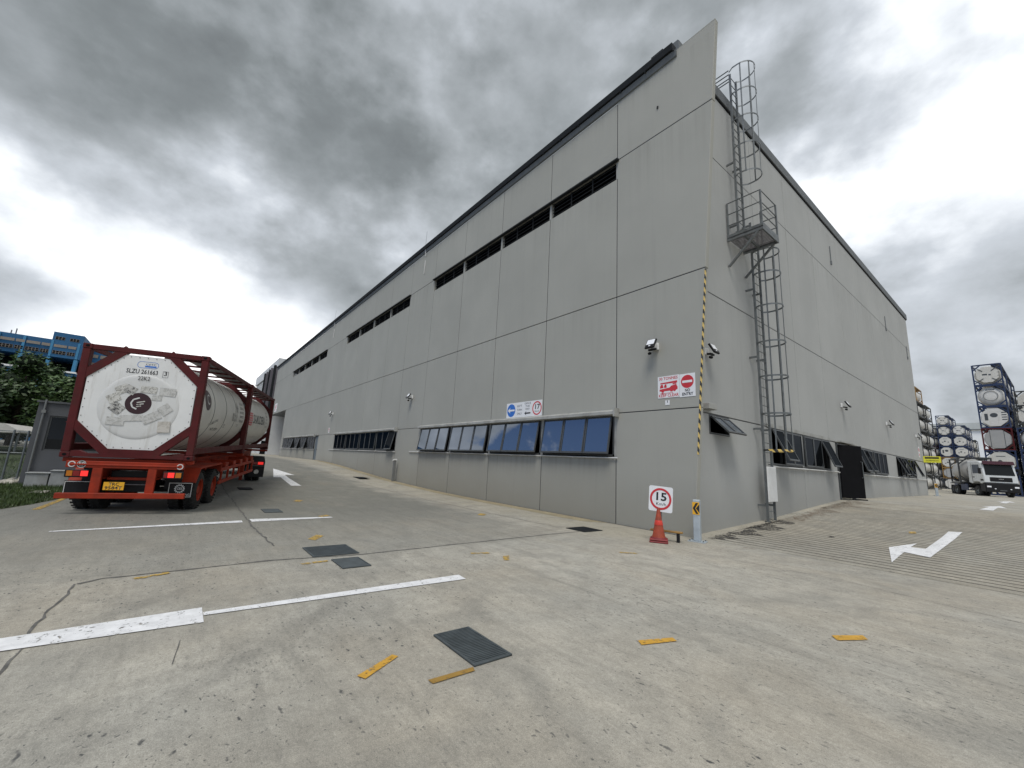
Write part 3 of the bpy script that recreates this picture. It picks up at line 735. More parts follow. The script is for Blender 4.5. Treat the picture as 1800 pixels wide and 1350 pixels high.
# small open window near the corner
w = MB(); w.box(-.12, .01, 1.335, 1.39, 2.71, 3.25); w.box(-.12, .01, 2.50, 2.555, 2.71, 3.25); w.box(-.12, .01, 1.39, 2.50, 3.19, 3.25); w.box(-.12, .01, 1.39, 2.50, 2.71, 2.75)
sw = part('window', w, 'alud', WH); sw['label'] = 'small window propped open by the corner'
sash(sw, (.01, 1.40, 3.19), (0, 1, 0), None, (1, 0, 0), .545, .68, .80, 'glassR'); sash(sw, (.01, 1.95, 3.19), (0, 1, 0), None, (1, 0, 0), .545, .68, .80, 'glassR')
h = MB(); h.box(0.003, .22, .95, 1.40, 3.36, 3.52); part('junction_box', h, 'trim', WH, bevel=.01)
# open steel door
d = MB(); d.box(-.02, .06, 12.80, 12.86, .76, 3.24); d.box(-.02, .06, 14.98, 15.04, .76, 3.24); d.box(-.02, .06, 12.86, 14.98, 3.18, 3.24); part('door_frame', d, 'alud', WH)
dm = MB(); dm.prism([(0, .84), (1.32, .84), (1.32, 3.16), (0, 3.16)], (.06, 12.86, 0), (.40, .9165, 0), (0, 0, 1), (.9165, -.40, 0), .05)
dl = part('door', dm, 'dark', WH); dl['label'] = 'black steel door standing open'
hm = MB(); hm.tube([(.60, 13.90, 1.75), (.66, 13.88, 1.75), (.66, 13.88, 2.45), (.60, 13.90, 2.45)], .018, 8); part('handle', hm, 'galv', dl, True)
hm = MB(); hm.box(.003, .25, 12.75, 15.15, 3.27, 3.33); part('door_hood', hm, 'trim', WH)
hm = MB(); hm.bar((.30, 13.4, .80), (.75, 13.7, .79), .08, .05); part('door_stop', hm, 'black', WH)
for a, b in ((5.35, 12.7), (12.72, 14.3), (15.9, 34.9)):
    h = MB(); h.tube([(.06, a, 1.925), (.06, b, 1.95)], .025, 8)
    for k in range(int((b-a)/1.6)): h.box(0, .06, a+.4+k*1.6, a+.44+k*1.6, 1.90, 1.96)
    part('conduit', h, 'pipe', WH, True)
h = MB(); h.box(.0035, .03, 5.3, 12.0, 3.27, 3.40); part('window_hood', h, 'trim', WH)
# wall core, roof, parapet, gutter
c = MB(); c.box(-57.0, -.75, .75, 34.5, -.2, 14.2); part('core', c, 'dark', WH)
c = MB(); c.box(-69.3, -.2, TH+.02, 34.5, 14.2, 14.38); part('roof', c, 'flash', WH)
c = MB(); c.box(-57, -.01, 34.47, 34.61, -.2, 14.7); part('rear_wall', c, 'wallR', WH)
c = MB(); c.box(-.32, .03, TH+.03, 34.75, 14.745, 14.79); part('parapet_seal', c, 'gutter', WH)
c = MB(); c.prism([(-.34, 14.79), (.06, 14.79), (.06, 15.22), (.02, 15.28), (-.34, 15.28)], (0, TH+.03, 0), (1, 0, 0), (0, 0, 1), (0, 1, 0), 34.65); part('coping', c, 'flash', WH, bevel=.01)
c = MB(); c.prism([(.02, 14.42), (-.05, 14.44), (-.10, 14.62), (.02, 14.64)], (-69.3, 0, 0), (0, 1, 0), (0, 0, 1), (1, 0, 0), 69.38); part('flashing', c, 'flash', WH)
c = MB(); c.prism([(.05, 14.65), (-.16, 14.65), (-.20, 14.84), (-.18, 14.88), (.05, 14.86)], (-69.3, 0, 0), (0, 1, 0), (0, 0, 1), (1, 0, 0), 69.32)
for k in range(70): c.box(-69+k*1.0, -68.96+k*1.0, -.15, .02, 14.60, 14.66)
part('gutter', c, 'gutter', WH)
for x in (-17.1, -37.2):
    c = MB(); c.tube([(x, -.02, 13.9), (x, -.035, 13.0)], .03, 6); c.tube([(x, -.1, 14.75), (x, -.03, 14.2)], .035, 6); part('overflow_spout', c, 'pipe', WH)
for x in (-17.1, -37.2):
    c = MB(); c.tube([(x, -.1, 14.8), (x, -.1, 15.9)], .008, 5); part('lightning_rod', c, 'galv', WH)
c = MB(); c.tube([(-.25, -.1, 14.8), (-.25, -.1, 14.9)], .012, 5); c.box(-.72, -.3, -.18, .02, 14.87, 14.93); part('gutter_end', c, 'gutter', WH)
c = MB(); c.tube([(-.62, -.01, 13.02), (-.62, -.01, 13.1)], .03, 6); part('vent_plug', c, 'gutter', WH)
for y, z in ((14.9, 13.7), (26.5, 12.9), (33.2, 12.2)):
    c = MB(); c.tube([(.03, y, z), (.03, y, z-.9)], .02, 6); c.box(0, .06, y-.05, y+.05, z-1.05, z-.85); part('overflow_spout', c, 'galv', WH)
# hazard-striped corner guard on the fin edge
gd = MB()
for k in range(20):
    za, zb_ = 2.05+k*.248, 2.05+(k+1)*.248
    gd.add([(finx(za)+.006, -.012, za), (finx(zb_)+.006, -.012, zb_), (finx(zb_)+.006, .05, zb_), (finx(za)+.006, .05, za), (finx(za)-.015, -.012, za), (finx(zb_)-.015, -.012, zb_)], [(0, 1, 2, 3), (0, 4, 5, 1)])
cg = part('corner_guard', gd, 'haz', None); tag(cg, 'yellow and black striped guard strip up the fin edge', 'corner guard')

# ------------------------------------------------------------------ caged ladder on the right wall
LD = thing('caged_ladder', 'galvanised caged access ladder with landing platform on the right wall', 'ladder', (0, 0, 0))
def ladder(y0, y1, z0, z1, x=.27):
    for y in (y0, y1):
        q = MB(); q.box(x-.035, x+.035, y-.018, y+.018, z0, z1); part('rail', q, 'galv', LD)
    z = z0+.32
    while z < z1-.1:
        q = MB(); q.tube([(x, y0+.018, z), (x, y1-.018, z)], .013, 6); part('rung', q, 'galv', LD); z += .305
    z = z0+.5
    while z < min(z1, 14.6):
        for y in (y0, y1):
            q = MB(); q.box(.0, x-.034, y-.025, y+.025, z-.03, z+.03); part('wall_bracket', q, 'galv', LD)
        z += 2.4
def cage(yc, hw, zs, x=.27, striped=False):
    def hp(z):
        p = [(x, yc-hw*.75, z), (x+.16, yc-hw, z)]
        for i in range(0, 13):
            a = -PI/2+PI*i/12; p.append((x+.34+.40*math.cos(a), yc+hw*math.sin(a), z))
        return p+[(x+.16, yc+hw, z), (x, yc+hw*.75, z)]
    for i, z in enumerate(zs):
        q = MB(); pp = hp(z)
        for a, b in zip(pp, pp[1:]): q.bar(a, b, .008, .055)
        mt = 'haz' if (striped and i == 0) else 'galv'
        part('hoop', q, mt, LD)
    for a in (-80, -38, 0, 38, 80):
        t = R(a); px, py = x+.34+.39*math.cos(t), yc+hw*.97*math.sin(t)
        q = MB(); q.bar((px, py, zs[0]-.03), (px, py, zs[-1]+.03), .045, .008, (math.cos(t), math.sin(t), 0)); part('cage_bar', q, 'galv', LD)
ladder(4.27, 4.83, .20, 10.4); cage(4.55, .40, (2.41, 3.57, 4.79, 5.95, 7.2, 8.38, 9.2), striped=True)
ladder(3.28, 3.75, 9.42, 15.95); cage(3.52, .40, (11.68, 12.76, 13.84, 14.93, 15.99))
for y in (4.27, 4.83):
    q = MB(); q.box(.2, .34, y-.07, y+.07, gz(1, 4.5), gz(1, 4.5)+.03); part('foot', q, 'galv', LD)
PX, PY0, PY1, PZ = 1.12, 3.02, 4.30, 9.40
q = MB()
for k in range(15): q.box(0.02, PX, PY0+k*.086, PY0+k*.086+.02, PZ-.03, PZ)
part('platform_grating', q, 'walk', LD)
q = MB(); q.box(0, PX, PY0, PY0+.05, PZ-.12, PZ+.10); q.box(0, PX, PY1-.05, PY1, PZ-.12, PZ+.02); q.box(PX-.05, PX, PY0+.05, PY1-.05, PZ-.12, PZ+.12); q.box(.5, .56, PY0+.05, PY1-.05, PZ-.12, PZ-.03); part('platform_frame', q, 'galv', LD)
for y in (PY0+.03, PY1-.03):
    q = MB(); q.bar((PX-.15, y, PZ-.12), (.02, y, PZ-1.02), .07, .06); part('brace', q, 'galv', LD)
for x, y in ((.05, PY0+.02), (PX-.03, PY0+.02), (PX-.03, PY1-.02), (.62, PY1-.02)):
    q = MB(); q.box(x-.025, x+.025, y-.025, y+.025, PZ, PZ+1.28); part('rail_post', q, 'galv', LD)
for z in (.45, .86, 1.28):
    q = MB(); q.tube([(.02, PY0+.02, PZ+z), (PX-.03, PY0+.02, PZ+z), (PX-.03, PY1-.02, PZ+z), (.62, PY1-.02, PZ+z)], .02, 6); part('guard_rail', q, 'galv', LD)
for k, z in enumerate((15.5, 15.62, 15.8, 15.97)):
    q = MB(); q.tube([(.30, 3.12, z), (-.8, 3.12, z)], .02, 6); part('roof_handrail', q, 'galv', LD)
q = MB(); q.box(-.82, -.78, 3.1, 3.14, 15.1, 16.0); part('roof_post', q, 'galv', LD)
q = MB(); q.box(.33, .36, 4.22, 4.88, .82, 1.90)
for k in range(24): q.box(.36, .368, 4.24, 4.86, .84+k*.044, .862+k*.044)
lg = part('climb_guard', q, 'white', LD); lg['label'] = 'pale slatted anti-climb panel'

# ------------------------------------------------------------------ floodlights
def floodlight(P, N, label, big=1.0):
    """wall floodlight: back box, arm, tilted head with lens and sensor; N = wall normal"""
    N = Vector(N); U = Vector((0, 0, 1)).cross(N); M = Matrix((U, N, Vector((0, 0, 1)))).transposed().to_4x4(); M.translation = Vector(P)
    t = thing('floodlight', label, 'floodlight', mat=M, group='wall floodlights'); k = big
    b = MB(); b.box(-.10*k, .10*k, .0, .07, -.02, .18*k); part('back_box', b, 'white', t, bevel=.01)
    b = MB(); b.bar((0, .06, .0), (0, .22, -.03), .06, .05); b.box(-.12*k, .12*k, .16, .22, -.06, -.01); part('arm', b, 'black', t)
    b = MB(); b.lathe([(0, .035), (.05, .045), (.10, .03)], (-.08, .16, -.12), (0, 1, -.4), 10); part('sensor', b, 'black', t, True)
    O = Vector((0, .24, .10)); V = Vector((0, -.50, .866)); Nn = Vector((0, .866, .50))
    b = MB(); b.prism([(-.15*k, -.16*k), (.15*k, -.16*k), (.15*k, .17*k), (-.15*k, .17*k)], O, (1, 0, 0), V, Nn, .06); part('head', b, 'black', t, bevel=.012)
    b = MB(); b.prism([(-.12*k, -.04*k), (.12*k, -.04*k), (.12*k, .145*k), (-.12*k, .145*k)], O+Nn*.06, (1, 0, 0), V, Nn, .004); part('lens', b, 'lens', t)
    b = MB(); b.prism([(-.03, -.11*k), (.03, -.11*k), (.03, -.075*k), (-.03, -.075*k)], O+Nn*.06, (1, 0, 0), V, Nn, .004); part('lens', b, 'lens', t)
floodlight((-.80, 0, 5.02), (0, -1, 0), 'floodlight on the left wall above the no entry sign')
floodlight((-17.1, 0, 5.05), (0, -1, 0), 'floodlight on the left wall between the first two window strips')
floodlight((-33.7, 0, 5.05), (0, -1, 0), 'farthest floodlight on the left wall, near the narrow door')
floodlight((0, 1.25, 5.0), (1, 0, 0), 'floodlight on the right wall just behind the corner fin')
floodlight((0, 14.3, 5.05), (1, 0, 0), 'floodlight on the right wall above the open black door')
floodlight((0, 23.3, 5.05), (1, 0, 0), 'floodlight on the right wall between its last two windows')
floodlight((0, 32.4, 5.02), (1, 0, 0), 'farthest floodlight on the right wall, at its far end')

# ------------------------------------------------------------------ signs
UX, VZ = (1, 0, 0), (0, 0, 1)
def plate(mb, x0, x1, z0, z1, y=-.004, t=.006): mb.box(x0, x1, y-t, y, z0, z1)
def arrow_pts(L, hw, hl, sw):   # arrow pointing to -u, centred
    return [(-L/2, 0), (-L/2+hl, hw), (-L/2+hl*.75, sw), (L/2, sw), (L/2, -sw), (-L/2+hl*.75, -sw), (-L/2+hl, -hw)]
def flat(name, poly, O, mat, parent, U=UX, V=VZ, t=.003):
    N = Vector(U).cross(Vector(V)); b = MB(); b.prism(poly, Vector(O), U, V, N, t); return part(name, b, mat, parent)
yS = -.010
# fire engine access board
def fire_board(parent, O, U, V, w=.64, h=.62):
    O = Vector(O); U = Vector(U); V = Vector(V)
    text('30 TONNES', 'lettering', parent, O+V*.235, U, V, .115, 'signr', w*.88, bold=.002)
    text('KEEP CLEAR', 'lettering', parent, O-V*.245, U, V, .115, 'signr', w*.94, bold=.002)
    body = [(-.27, -.115), (-.22, -.115), (-.20, -.15), (-.15, -.15), (-.13, -.115), (.05, -.115), (.07, -.145), (.12, -.145), (.14, -.115), (.17, -.145), (.21, -.13), (.23, -.105), (.27, -.095), (.275, -.03), (.25, .01), (.24, .05), (.09, .02), (.03, -.03), (-.27, -.06)]
    flat('pictogram', body, O, 'signr', parent, U, V)
    flat('pictogram', [(-.25, .12), (-.24, .09), (.26, .09), (.27, .135), (.26, .15)], O, 'signr', parent, U, V)
    flat('pictogram', [(-.25, .03), (-.22, .075), (-.17, .075), (-.15, -.02), (-.26, -.03)], O, 'signr', parent, U, V)
    flat('pictogram', [(-.13, .02), (-.10, .075), (-.06, .075), (-.05, -.02), (-.13, -.02)], O, 'signr', parent, U, V)
    flat('pictogram', [(.13, .05), (.24, .06), (.24, .085), (.13, .08)], O, 'signr', parent, U, V)
    flat('arrow', [(-.26, -.178), (-.15, -.155), (-.16, -.172), (.14, -.172), (.14, -.184), (-.16, -.184), (-.15, -.20)], O, 'signr', parent, U, V)
t = thing('fire_access_sign', 'white board reading 30 TONNES KEEP CLEAR with red fire engine, left wall', 'sign', (0, 0, 0))
b = MB(); plate(b, -.755, -.105, 3.585, 4.20); part('plate', b, 'signw', t); fire_board(t, (-.43, yS, 3.893), UX, VZ)
t = thing('no_entry_sign', 'white NO ENTRY board with red disc beside the corner fin', 'sign', (0, 0, 0))
b = MB(); plate(b, -.098, .345, 3.565, 4.19); part('plate', b, 'signw', t)
flat('disc', circ(.178), (.124, yS, 3.975), 'signr', t); flat('bar', [(-.14, -.032), (.14, -.032), (.14, .032), (-.14, .032)], (.124, yS-.004, 3.975), 'signw', t)
text('NO', 'lettering', t, (.124, yS, 3.735), UX, VZ, .11, 'signk', .14, bold=.003); text('ENTRY', 'lettering', t, (.124, yS, 3.635), UX, VZ, .11, 'signk', .31, bold=.003)
t = thing('notice', 'small white notice card below the fire engine board', 'notice'); b = MB(); plate(b, -.535, -.40, 3.385, 3.515); part('plate', b, 'signw', t)
b = MB(); plate(b, -.475, -.455, 3.45, 3.51, -.0105, .002); part('print', b, 'alud', t)
t = thing('direction_sign', 'long white board reading LEFT TURN ONLY and OFFICE THIS WAY above the windows', 'sign')
b = MB(); plate(b, -7.76, -5.60, 3.385, 3.985); part('plate', b, 'signw', t); zc_ = 3.685
flat('disc', circ(.262), (-7.45, yS, zc_), 'signb', t); flat('arrow', arrow_pts(.44, .12, .17, .035), (-7.45, yS-.004, zc_), 'signw', t)
for k, s_ in enumerate(('LEFT', 'TURN', 'ONLY')): text(s_, 'lettering', t, (-6.92, yS, zc_+.15-.155*k), UX, VZ, .115, 'signk', .30)
for k, s_ in enumerate(('OFFICE', 'THIS', 'WAY')): text(s_, 'lettering', t, (-6.43, yS, zc_+.22-.11*k), UX, VZ, .105, 'signk', (.38, .24, .26)[k])
flat('arrow', arrow_pts(.36, .085, .12, .026), (-6.43, yS, zc_-.16), 'signk', t)
b = MB(); ring(b, (-5.88, yS, zc_), UX, VZ, .215, .262); part('ring', b, 'signr', t)
text('17', 'lettering', t, (-5.88, yS, zc_+.045), UX, VZ, .26, 'signk', .27, bold=.006); text('Km/h', 'lettering', t, (-5.88, yS, zc_-.12), UX, VZ, .09, 'signk', .24)
t = thing('notice', 'small red and white notice beside the narrow door, left wall', 'notice'); b = MB(); plate(b, -34.55, -34.15, 3.43, 3.88); part('plate', b, 'signw', t)
flat('disc', circ(.10), (-34.35, yS, 3.74), 'signr', t); text('NO ENTRY', 'lettering', t, (-34.35, yS, 3.55), UX, VZ, .08, 'signr', .3)
t = thing('notice', 'faded red notice at the far end of the left wall under the gutter', 'notice'); b = MB(); plate(b, -66.6, -64.6, 7.35, 8.6); part('plate', b, 'signw', t)
flat('disc', circ(.35), (-65.6, yS, 8.1), 'signr', t); text('KEEP CLEAR', 'lettering', t, (-65.6, yS, 7.6), UX, VZ, .3, 'signr', 1.7)
t = thing('fire_access_sign', 'fire engine board seen edge-on on the right wall by the fin', 'sign'); b = MB(); b.box(.004, .010, .30, .92, 3.50, 4.12); part('plate', b, 'signw', t); fire_board(t, (.010, .61, 3.81), (0, 1, 0), VZ, .6, .6)
t = thing('warning_sign', 'bright yellow board projecting at the far end of the right wall', 'sign'); b = MB(); b.box(.01, .95, 34.30, 34.33, 3.25, 3.72); part('plate', b, 'yelb', t)
b = MB(); b.box(.10, .86, 34.292, 34.298, 3.54, 3.66); part('print', b, 'signk', t)
text('WARNING', 'lettering', t, (.48, 34.29, 3.40), UX, VZ, .12, 'signk', .7)
t = thing('notice', 'faded red and white notice on the far end of the right wall', 'notice'); b = MB(); b.box(.004, .010, 32.7, 33.2, 3.55, 4.35); part('plate', b, 'signw', t); flat('disc', circ(.14), (.010, 32.95, 4.1), 'signr', t, (0, 1, 0)); flat('disc', circ(.11), (.010, 32.95, 3.75), 'signr', t, (0, 1, 0))

# ------------------------------------------------------------------ bollards, cone, post
def bollard(P, label, h=.96, w=.15, N=(.25, -.97)):
    t = thing('bollard', label, 'bollard', P, math.atan2(N[1], N[0])+PI/2, group='chevron bollards')
    b = MB(); b.box(-w/2, w/2, -w/2, w/2, .02, h); part('post', b, 'bolpost', t, bevel=.012)
    b = MB(); b.box(-.19, .19, -.15, .15, 0, .02); part('base_plate', b, 'bolpost', t)
    for x, y in ((-.15, -.1), (.15, -.1), (-.15, .1), (.15, .1)):
        b = MB(); b.lathe([(.02, .018), (.045, .018)], (x, y, 0), (0, 0, 1), 6); part('bolt', b, 'galv', t)
    pl = MB(); pl.box(-w/2-.004, w/2+.004, -w/2-.006, -w/2-.001, h-.34, h-.055); c = part('chevron_plate', pl, 'yel', t)
    flat('chevron', [(-.07, 0), (0.0, .125), (.055, .125), (-.015, 0), (.055, -.125), (0.0, -.125)], (0, -w/2-.006, h-.197), 'signk', c, t=.002)
    flat('chevron', [(.0, 0), (.077, .10), (.077, -.10)], (0, -w/2-.006, h-.197), 'signk', c, t=.002)
bollard((.50, -.42, 0), 'pale blue post with yellow chevron plate at the near corner')
bollard((.45, 34.75, .80), 'yellow chevron post at the far end of the right wall')
t = thing('marker_post', 'short grey post with slanted white cap beside the left wall', 'post', (-18.15, -.25, gz(-18.15, -.2)))
b = MB(); b.box(-.07, .07, -.07, .07, 0, 1.2); part('shaft', b, 'alu', t, bevel=.006); b = MB(); b.prism([(-.1, 1.16), (.1, 1.22), (.1, 1.30), (-.1, 1.24)], (0, -.1, 0), (1, 0, 0), (0, 0, 1), (0, 1, 0), .2); part('cap', b, 'white', t)
t = thing('traffic_cone', 'dirty orange traffic cone with stacked base in front of the corner', 'cone', (.13, -1.45, 0), .55)
b = MB(); b.lathe([(.09, .155), (.16, .135), (.40, .088), (.72, .034), (.75, .026)], (0, 0, 0), (0, 0, 1), 24); part('cone_body', b, 'cone', t, True)
b = MB(); b.lathe([(.375, .0975), (.38, .0985), (.475, .0805), (.48, .078)], (0, 0, 0), (0, 0, 1), 24, 0, False); part('band', b, 'coner', t, True)
for k, (z, w_) in enumerate(((.0, .20), (.045, .195))):
    b = MB(); b.box(-w_, w_, -w_, w_, z, z+.038); part('base', b, 'conebase', t, bevel=.012)
b = MB(); b.lathe([(.084, .175), (.115, .165)], (0, 0, 0), (0, 0, 1), 24); part('collar', b, 'conebase', t, True)
t = thing('speed_sign', 'white 15 Km/h speed plate with red ring propped on the traffic cone', 'sign', (.17, -1.42, 0), .28)
def rrect(w, h, r, n=5):
    p = []
    for cx, cy, a0 in ((w/2-r, h/2-r, 0), (-w/2+r, h/2-r, PI/2), (-w/2+r, -h/2+r, PI), (w/2-r, -h/2+r, 1.5*PI)):
        p += [(cx+r*math.cos(a0+PI/2*i/n), cy+r*math.sin(a0+PI/2*i/n)) for i in range(n+1)]
    return p
zc_ = .955; tilt = .05; Ut = (math.cos(tilt), 0, -math.sin(tilt)); Vt = (math.sin(tilt), 0, math.cos(tilt))
b = MB(); b.prism(rrect(.54, .57, .045), (0, .012, zc_), Ut, Vt, (0, -1, 0), .010); part('plate', b, 'signw', t)
b = MB(); ring(b, (0, .001, zc_), Ut, Vt, .198, .245); part('ring', b, 'signr', t)
text('15', 'lettering', t, (0, 0.0005, zc_+.045), Ut, Vt, .25, 'signk', .235, bold=.006); text('Km/h', 'lettering', t, (.01, .0005, zc_-.115), Ut, Vt, .095, 'signk', .22)
b = MB(); b.box(-.015, .015, .014, .034, .45, 1.15); part('stake', b, 'galv', t)
t = thing('folding_stand', 'low yellow and black stand lying behind the traffic cone', 'stand', (.12, -1.12, 0), .35)
for s_ in (-1, 1):
    b = MB(); b.box(s_*.26-.03, s_*.26+.03, -.05, .05, .0, .20); part('leg', b, 'black', t)
b = MB(); b.box(-.36, .36, -.06, .06, .20, .24); part('top_bar', b, 'gold', t, bevel=.01)

# ------------------------------------------------------------------ drain grates
def grate(P0, P1, along, n, label, mat='grate', solid=False, ang=0):
    x0, y0 = P0; x1, y1 = P1; z = gz(x0, y0)
    t = thing('drain_grate' if not solid else 'drain_cover', label, 'drain', ((x0+x1)/2, (y0+y1)/2, z)); hx, hy = (x1-x0)/2, (y1-y0)/2
    b = MB(); b.box(-hx, hx, -hy, hy, .002, .005); part('pit', b, 'dark', t)
    b = MB(); f = .018
    b.box(-hx, hx, -hy, -hy+f, .005, .016); b.box(-hx, hx, hy-f, hy, .005, .016); b.box(-hx, -hx+f, -hy+f, hy-f, .005, .016); b.box(hx-f, hx, -hy+f, hy-f, .005, .016); part('rim', b, mat, t)
    if solid:
        b = MB(); b.box(-hx+f+.004, hx-f-.004, -hy+f+.004, hy-f-.004, .005, .013); part('lid', b, mat, t); return
    b = MB()
    for k in range(n):
        if along == 'y': q = -hx+f+(2*hx-2*f)*(k+.5)/n; b.box(q-.25*2*hx/n, q+.25*2*hx/n, -hy+f, hy-f, .005, .014)
        else: q = -hy+f+(2*hy-2*f)*(k+.5)/n; b.box(-hx+f, hx-f, q-.25*2*hy/n, q+.25*2*hy/n, .005, .014)
    part('bars', b, mat, t)
grate((2.14, -8.235), (2.827, -7.855), 'y', 24, 'large grey slotted drain grate in the foreground concrete')
grate((-2.15, -8.45), (-1.40, -7.74), 'x', 26, 'dark slotted drain grate beside the slab joint', 'grate')
grate((-1.12, -8.26), (-.53, -7.85), 'y', 10, 'plain grey drain cover next to the dark grate', 'grate', True)
grate((-7.57, -8.36), (-6.85, -7.94), 'y', 10, 'small grey drain cover beyond the thin white line', 'grate', True)
grate((-14.2, -8.33), (-13.3, -7.88), 'y', 10, 'small dark drain cover beside the trailer', 'gutter', True)
grate((-2.13, -2.15), (-1.48, -1.47), 'x', 9, 'black drain grate near the foot of the left wall', 'gutter')
grate((-20.3, -1.9), (-19.0, -1.3), 'y', 12, 'dark drain cover near the marker post', 'gutter', True)

# ------------------------------------------------------------------ trailer with two tank containers
def rigid(P):
    x, y, z, a, pi_, ro = P
    l = Vector((-math.sin(a)*math.cos(pi_), math.cos(a)*math.cos(pi_), math.sin(pi_))); w0 = Vector((math.cos(a), math.sin(a), 0)); u0 = w0.cross(l)
    w = w0*math.cos(ro)+u0*math.sin(ro); u = w.cross(l)
    M = Matrix((w, l, u)).transposed().to_4x4(); M.translation = Vector((x, y, z)); return M
TM = rigid((-7.3123, -11.2323, 1.2308, 1.30243, .03197, .00937))
MT['tyre2'] = MT['rubber']
def wheel_mesh(r, w, rim):
    t = MB(); t.lathe([(0, r*.60), (.02, r*.86), (.05, r*.985), (w*.25, r), (w*.75, r), (w-.05, r*.985), (w-.02, r*.86), (w, r*.60)], (0, 0, 0), (1, 0, 0), 32, 0, False)
    for k in range(28):     # tread blocks
        a = 2*PI*k/28
        for x in (.04, w/2+.02):
            c = Vector((x+w*.20, r*1.008*math.cos(a), r*1.008*math.sin(a))); t.bar(c-Vector((w*.18, 0, 0)), c+Vector((w*.18, 0, 0)), .045, .02, (0, math.cos(a), math.sin(a)))
    h = MB(); h.lathe([(w*.10, r*.10), (w*.10, r*.61), (w*.9, r*.61), (w-.01, r*.62), (w-.03, r*.52), (w*.55, r*.47), (w*.42, r*.26), (w*.85, r*.22), (w*.88, r*.05)], (0, 0, 0), (1, 0, 0), 28, 0, True)
    for k in range(10):
        a = 2*PI*k/10; h.lathe([(w*.45, .016), (w*.52, .016)], (0, r*.36*math.cos(a), r*.36*math.sin(a)), (1, 0, 0), 6)
    return t.mesh('tyre', 'rubber', True), h.mesh('rim', rim, True)
WM = {k: wheel_mesh(.478, .27, k) for k in ('orange', 'galv')}
def wheel(parent, x, y, z, side, rim='orange'):
    t, h = WM[rim]
    o = ob('wheel', t, parent, (x, y, z), (0, 0, 0 if side > 0 else PI)); ob('rim', h, o); return o
TR = thing('container_trailer', 'red-orange skeletal trailer carrying two maroon-framed tank containers', 'trailer', mat=TM)
def tp(name, mat, *boxes, bevel=.008):
    b = MB()
    for q in boxes: b.box(*q)
    return part(name, b, mat, TR, bevel=bevel)
tp('rear_beam', 'orange', (-1.07, 1.07, 0, .12, -.22, -.07)); tp('rear_beam_lip', 'orange', (-1.0, .98, -.02, -.001, -.165, -.13))
for x in (-.50, .50): tp('main_beam', 'orange', (x-.07, x+.07, .12, 12.0, -.11, -.08), (x-.012, x+.012, .12, 12.0, -.44, -.11), (x-.07, x+.07, .12, 12.0, -.47, -.44), bevel=0)
for y in (.06, 6.02, 12.0): tp('bolster', 'orange', (-1.2, 1.2, y+.07, y+.24, -.10, -.012))
for y in (1.8, 3.4, 4.8, 7.4, 8.8): tp('cross_member', 'orange', (-1.1, 1.1, y, y+.09, -.32, -.20))
for x0, x1 in ((-.60, -.42), (.40, .565)): tp('upright', 'orange', (x0, x1, .0, .07, -.80, -.221))
tp('bumper', 'orange', (-1.13, 1.19, -.06, .03, -.885, -.766))
tp('cross_tube', 'orange', (-.41, .39, .25, .33, -.50, -.44)); tp('cross_tube', 'walk', (-.41, .39, .30, .34, -.62, -.595)); tp('air_tank', 'black', (-.40, .38, .6, 1.0, -.78, -.40))
tp('shade_box', 'black', (-.38, .36, .34, .58, -.78, -.30)); [tp('spring_hanger', 'black', (x-.16, x+.16, .46, .56, -.72, -.25)) for x in (-.78, .78)]  # black box added between the uprights, standing in for shade behind the bumper
for s_ in (-1, 1): tp('axle', 'black', (-.6, .6, 1.15 if s_ < 0 else 2.5, 1.27 if s_ < 0 else 2.62, -.86, -.74), (-.45, -.35, .8, 2.9, -.66, -.56), (.35, .45, .8, 2.9, -.66, -.56), bevel=0)
for s_ in (-1, 1):
    xs = (.705, 1.08) if s_ > 0 else (-1.035, -.66)
    lb = tp('tail_lamp', 'black', (xs[0]-(.01 if s_ < 0 else 0), xs[1], -.035, .05, -.43, -.265))
    for nm, mt, a, b in ((('lens', 'tail', -.77, -.645), ('lens', 'tailr', -.90, -.785), ('lens', 'amber', -1.01, -.91)) if s_ < 0 else (('lens', 'tail', .80, .925), ('lens', 'amber', .95, 1.06), ('lens', 'tailr', .725, .79))):
        b_ = MB(); b_.box(a, b, -.045, -.034, -.40, -.285); part(nm, b_, mt, lb)
b = MB(); ring(b, (-.965, -.002, -.145), UX, VZ, .045, .066); part('marker_ring', b, 'silver', TR); b = MB(); ring(b, (1.0, -.002, -.145), UX, VZ, .045, .066); part('marker_ring', b, 'silver', TR)
d_ = flat('speed_disc', circ(.083), (-.80, -.001, -.145), 'signk', TR); b = MB(); ring(b, (-.80, -.004, -.145), UX, VZ, .070, .079, .002); part('ring', b, 'silver', d_); text('50', 'lettering', d_, (-.80, -.004, -.135), UX, VZ, .095, 'silver', .105, bold=.003); text('km/h', 'lettering', d_, (-.80, -.004, -.185), UX, VZ, .03, 'silver', .06)
b = MB(); b.box(-.37, .0, .04, .055, -.705, -.53); pl = part('number_plate', b, 'yel', TR); text('TRC', 'lettering', pl, (-.185, .039, -.577), UX, VZ, .095, 'signk', .19, bold=.0015); text('9584T', 'lettering', pl, (-.185, .039, -.660), UX, VZ, .095, 'signk', .31, bold=.0015)
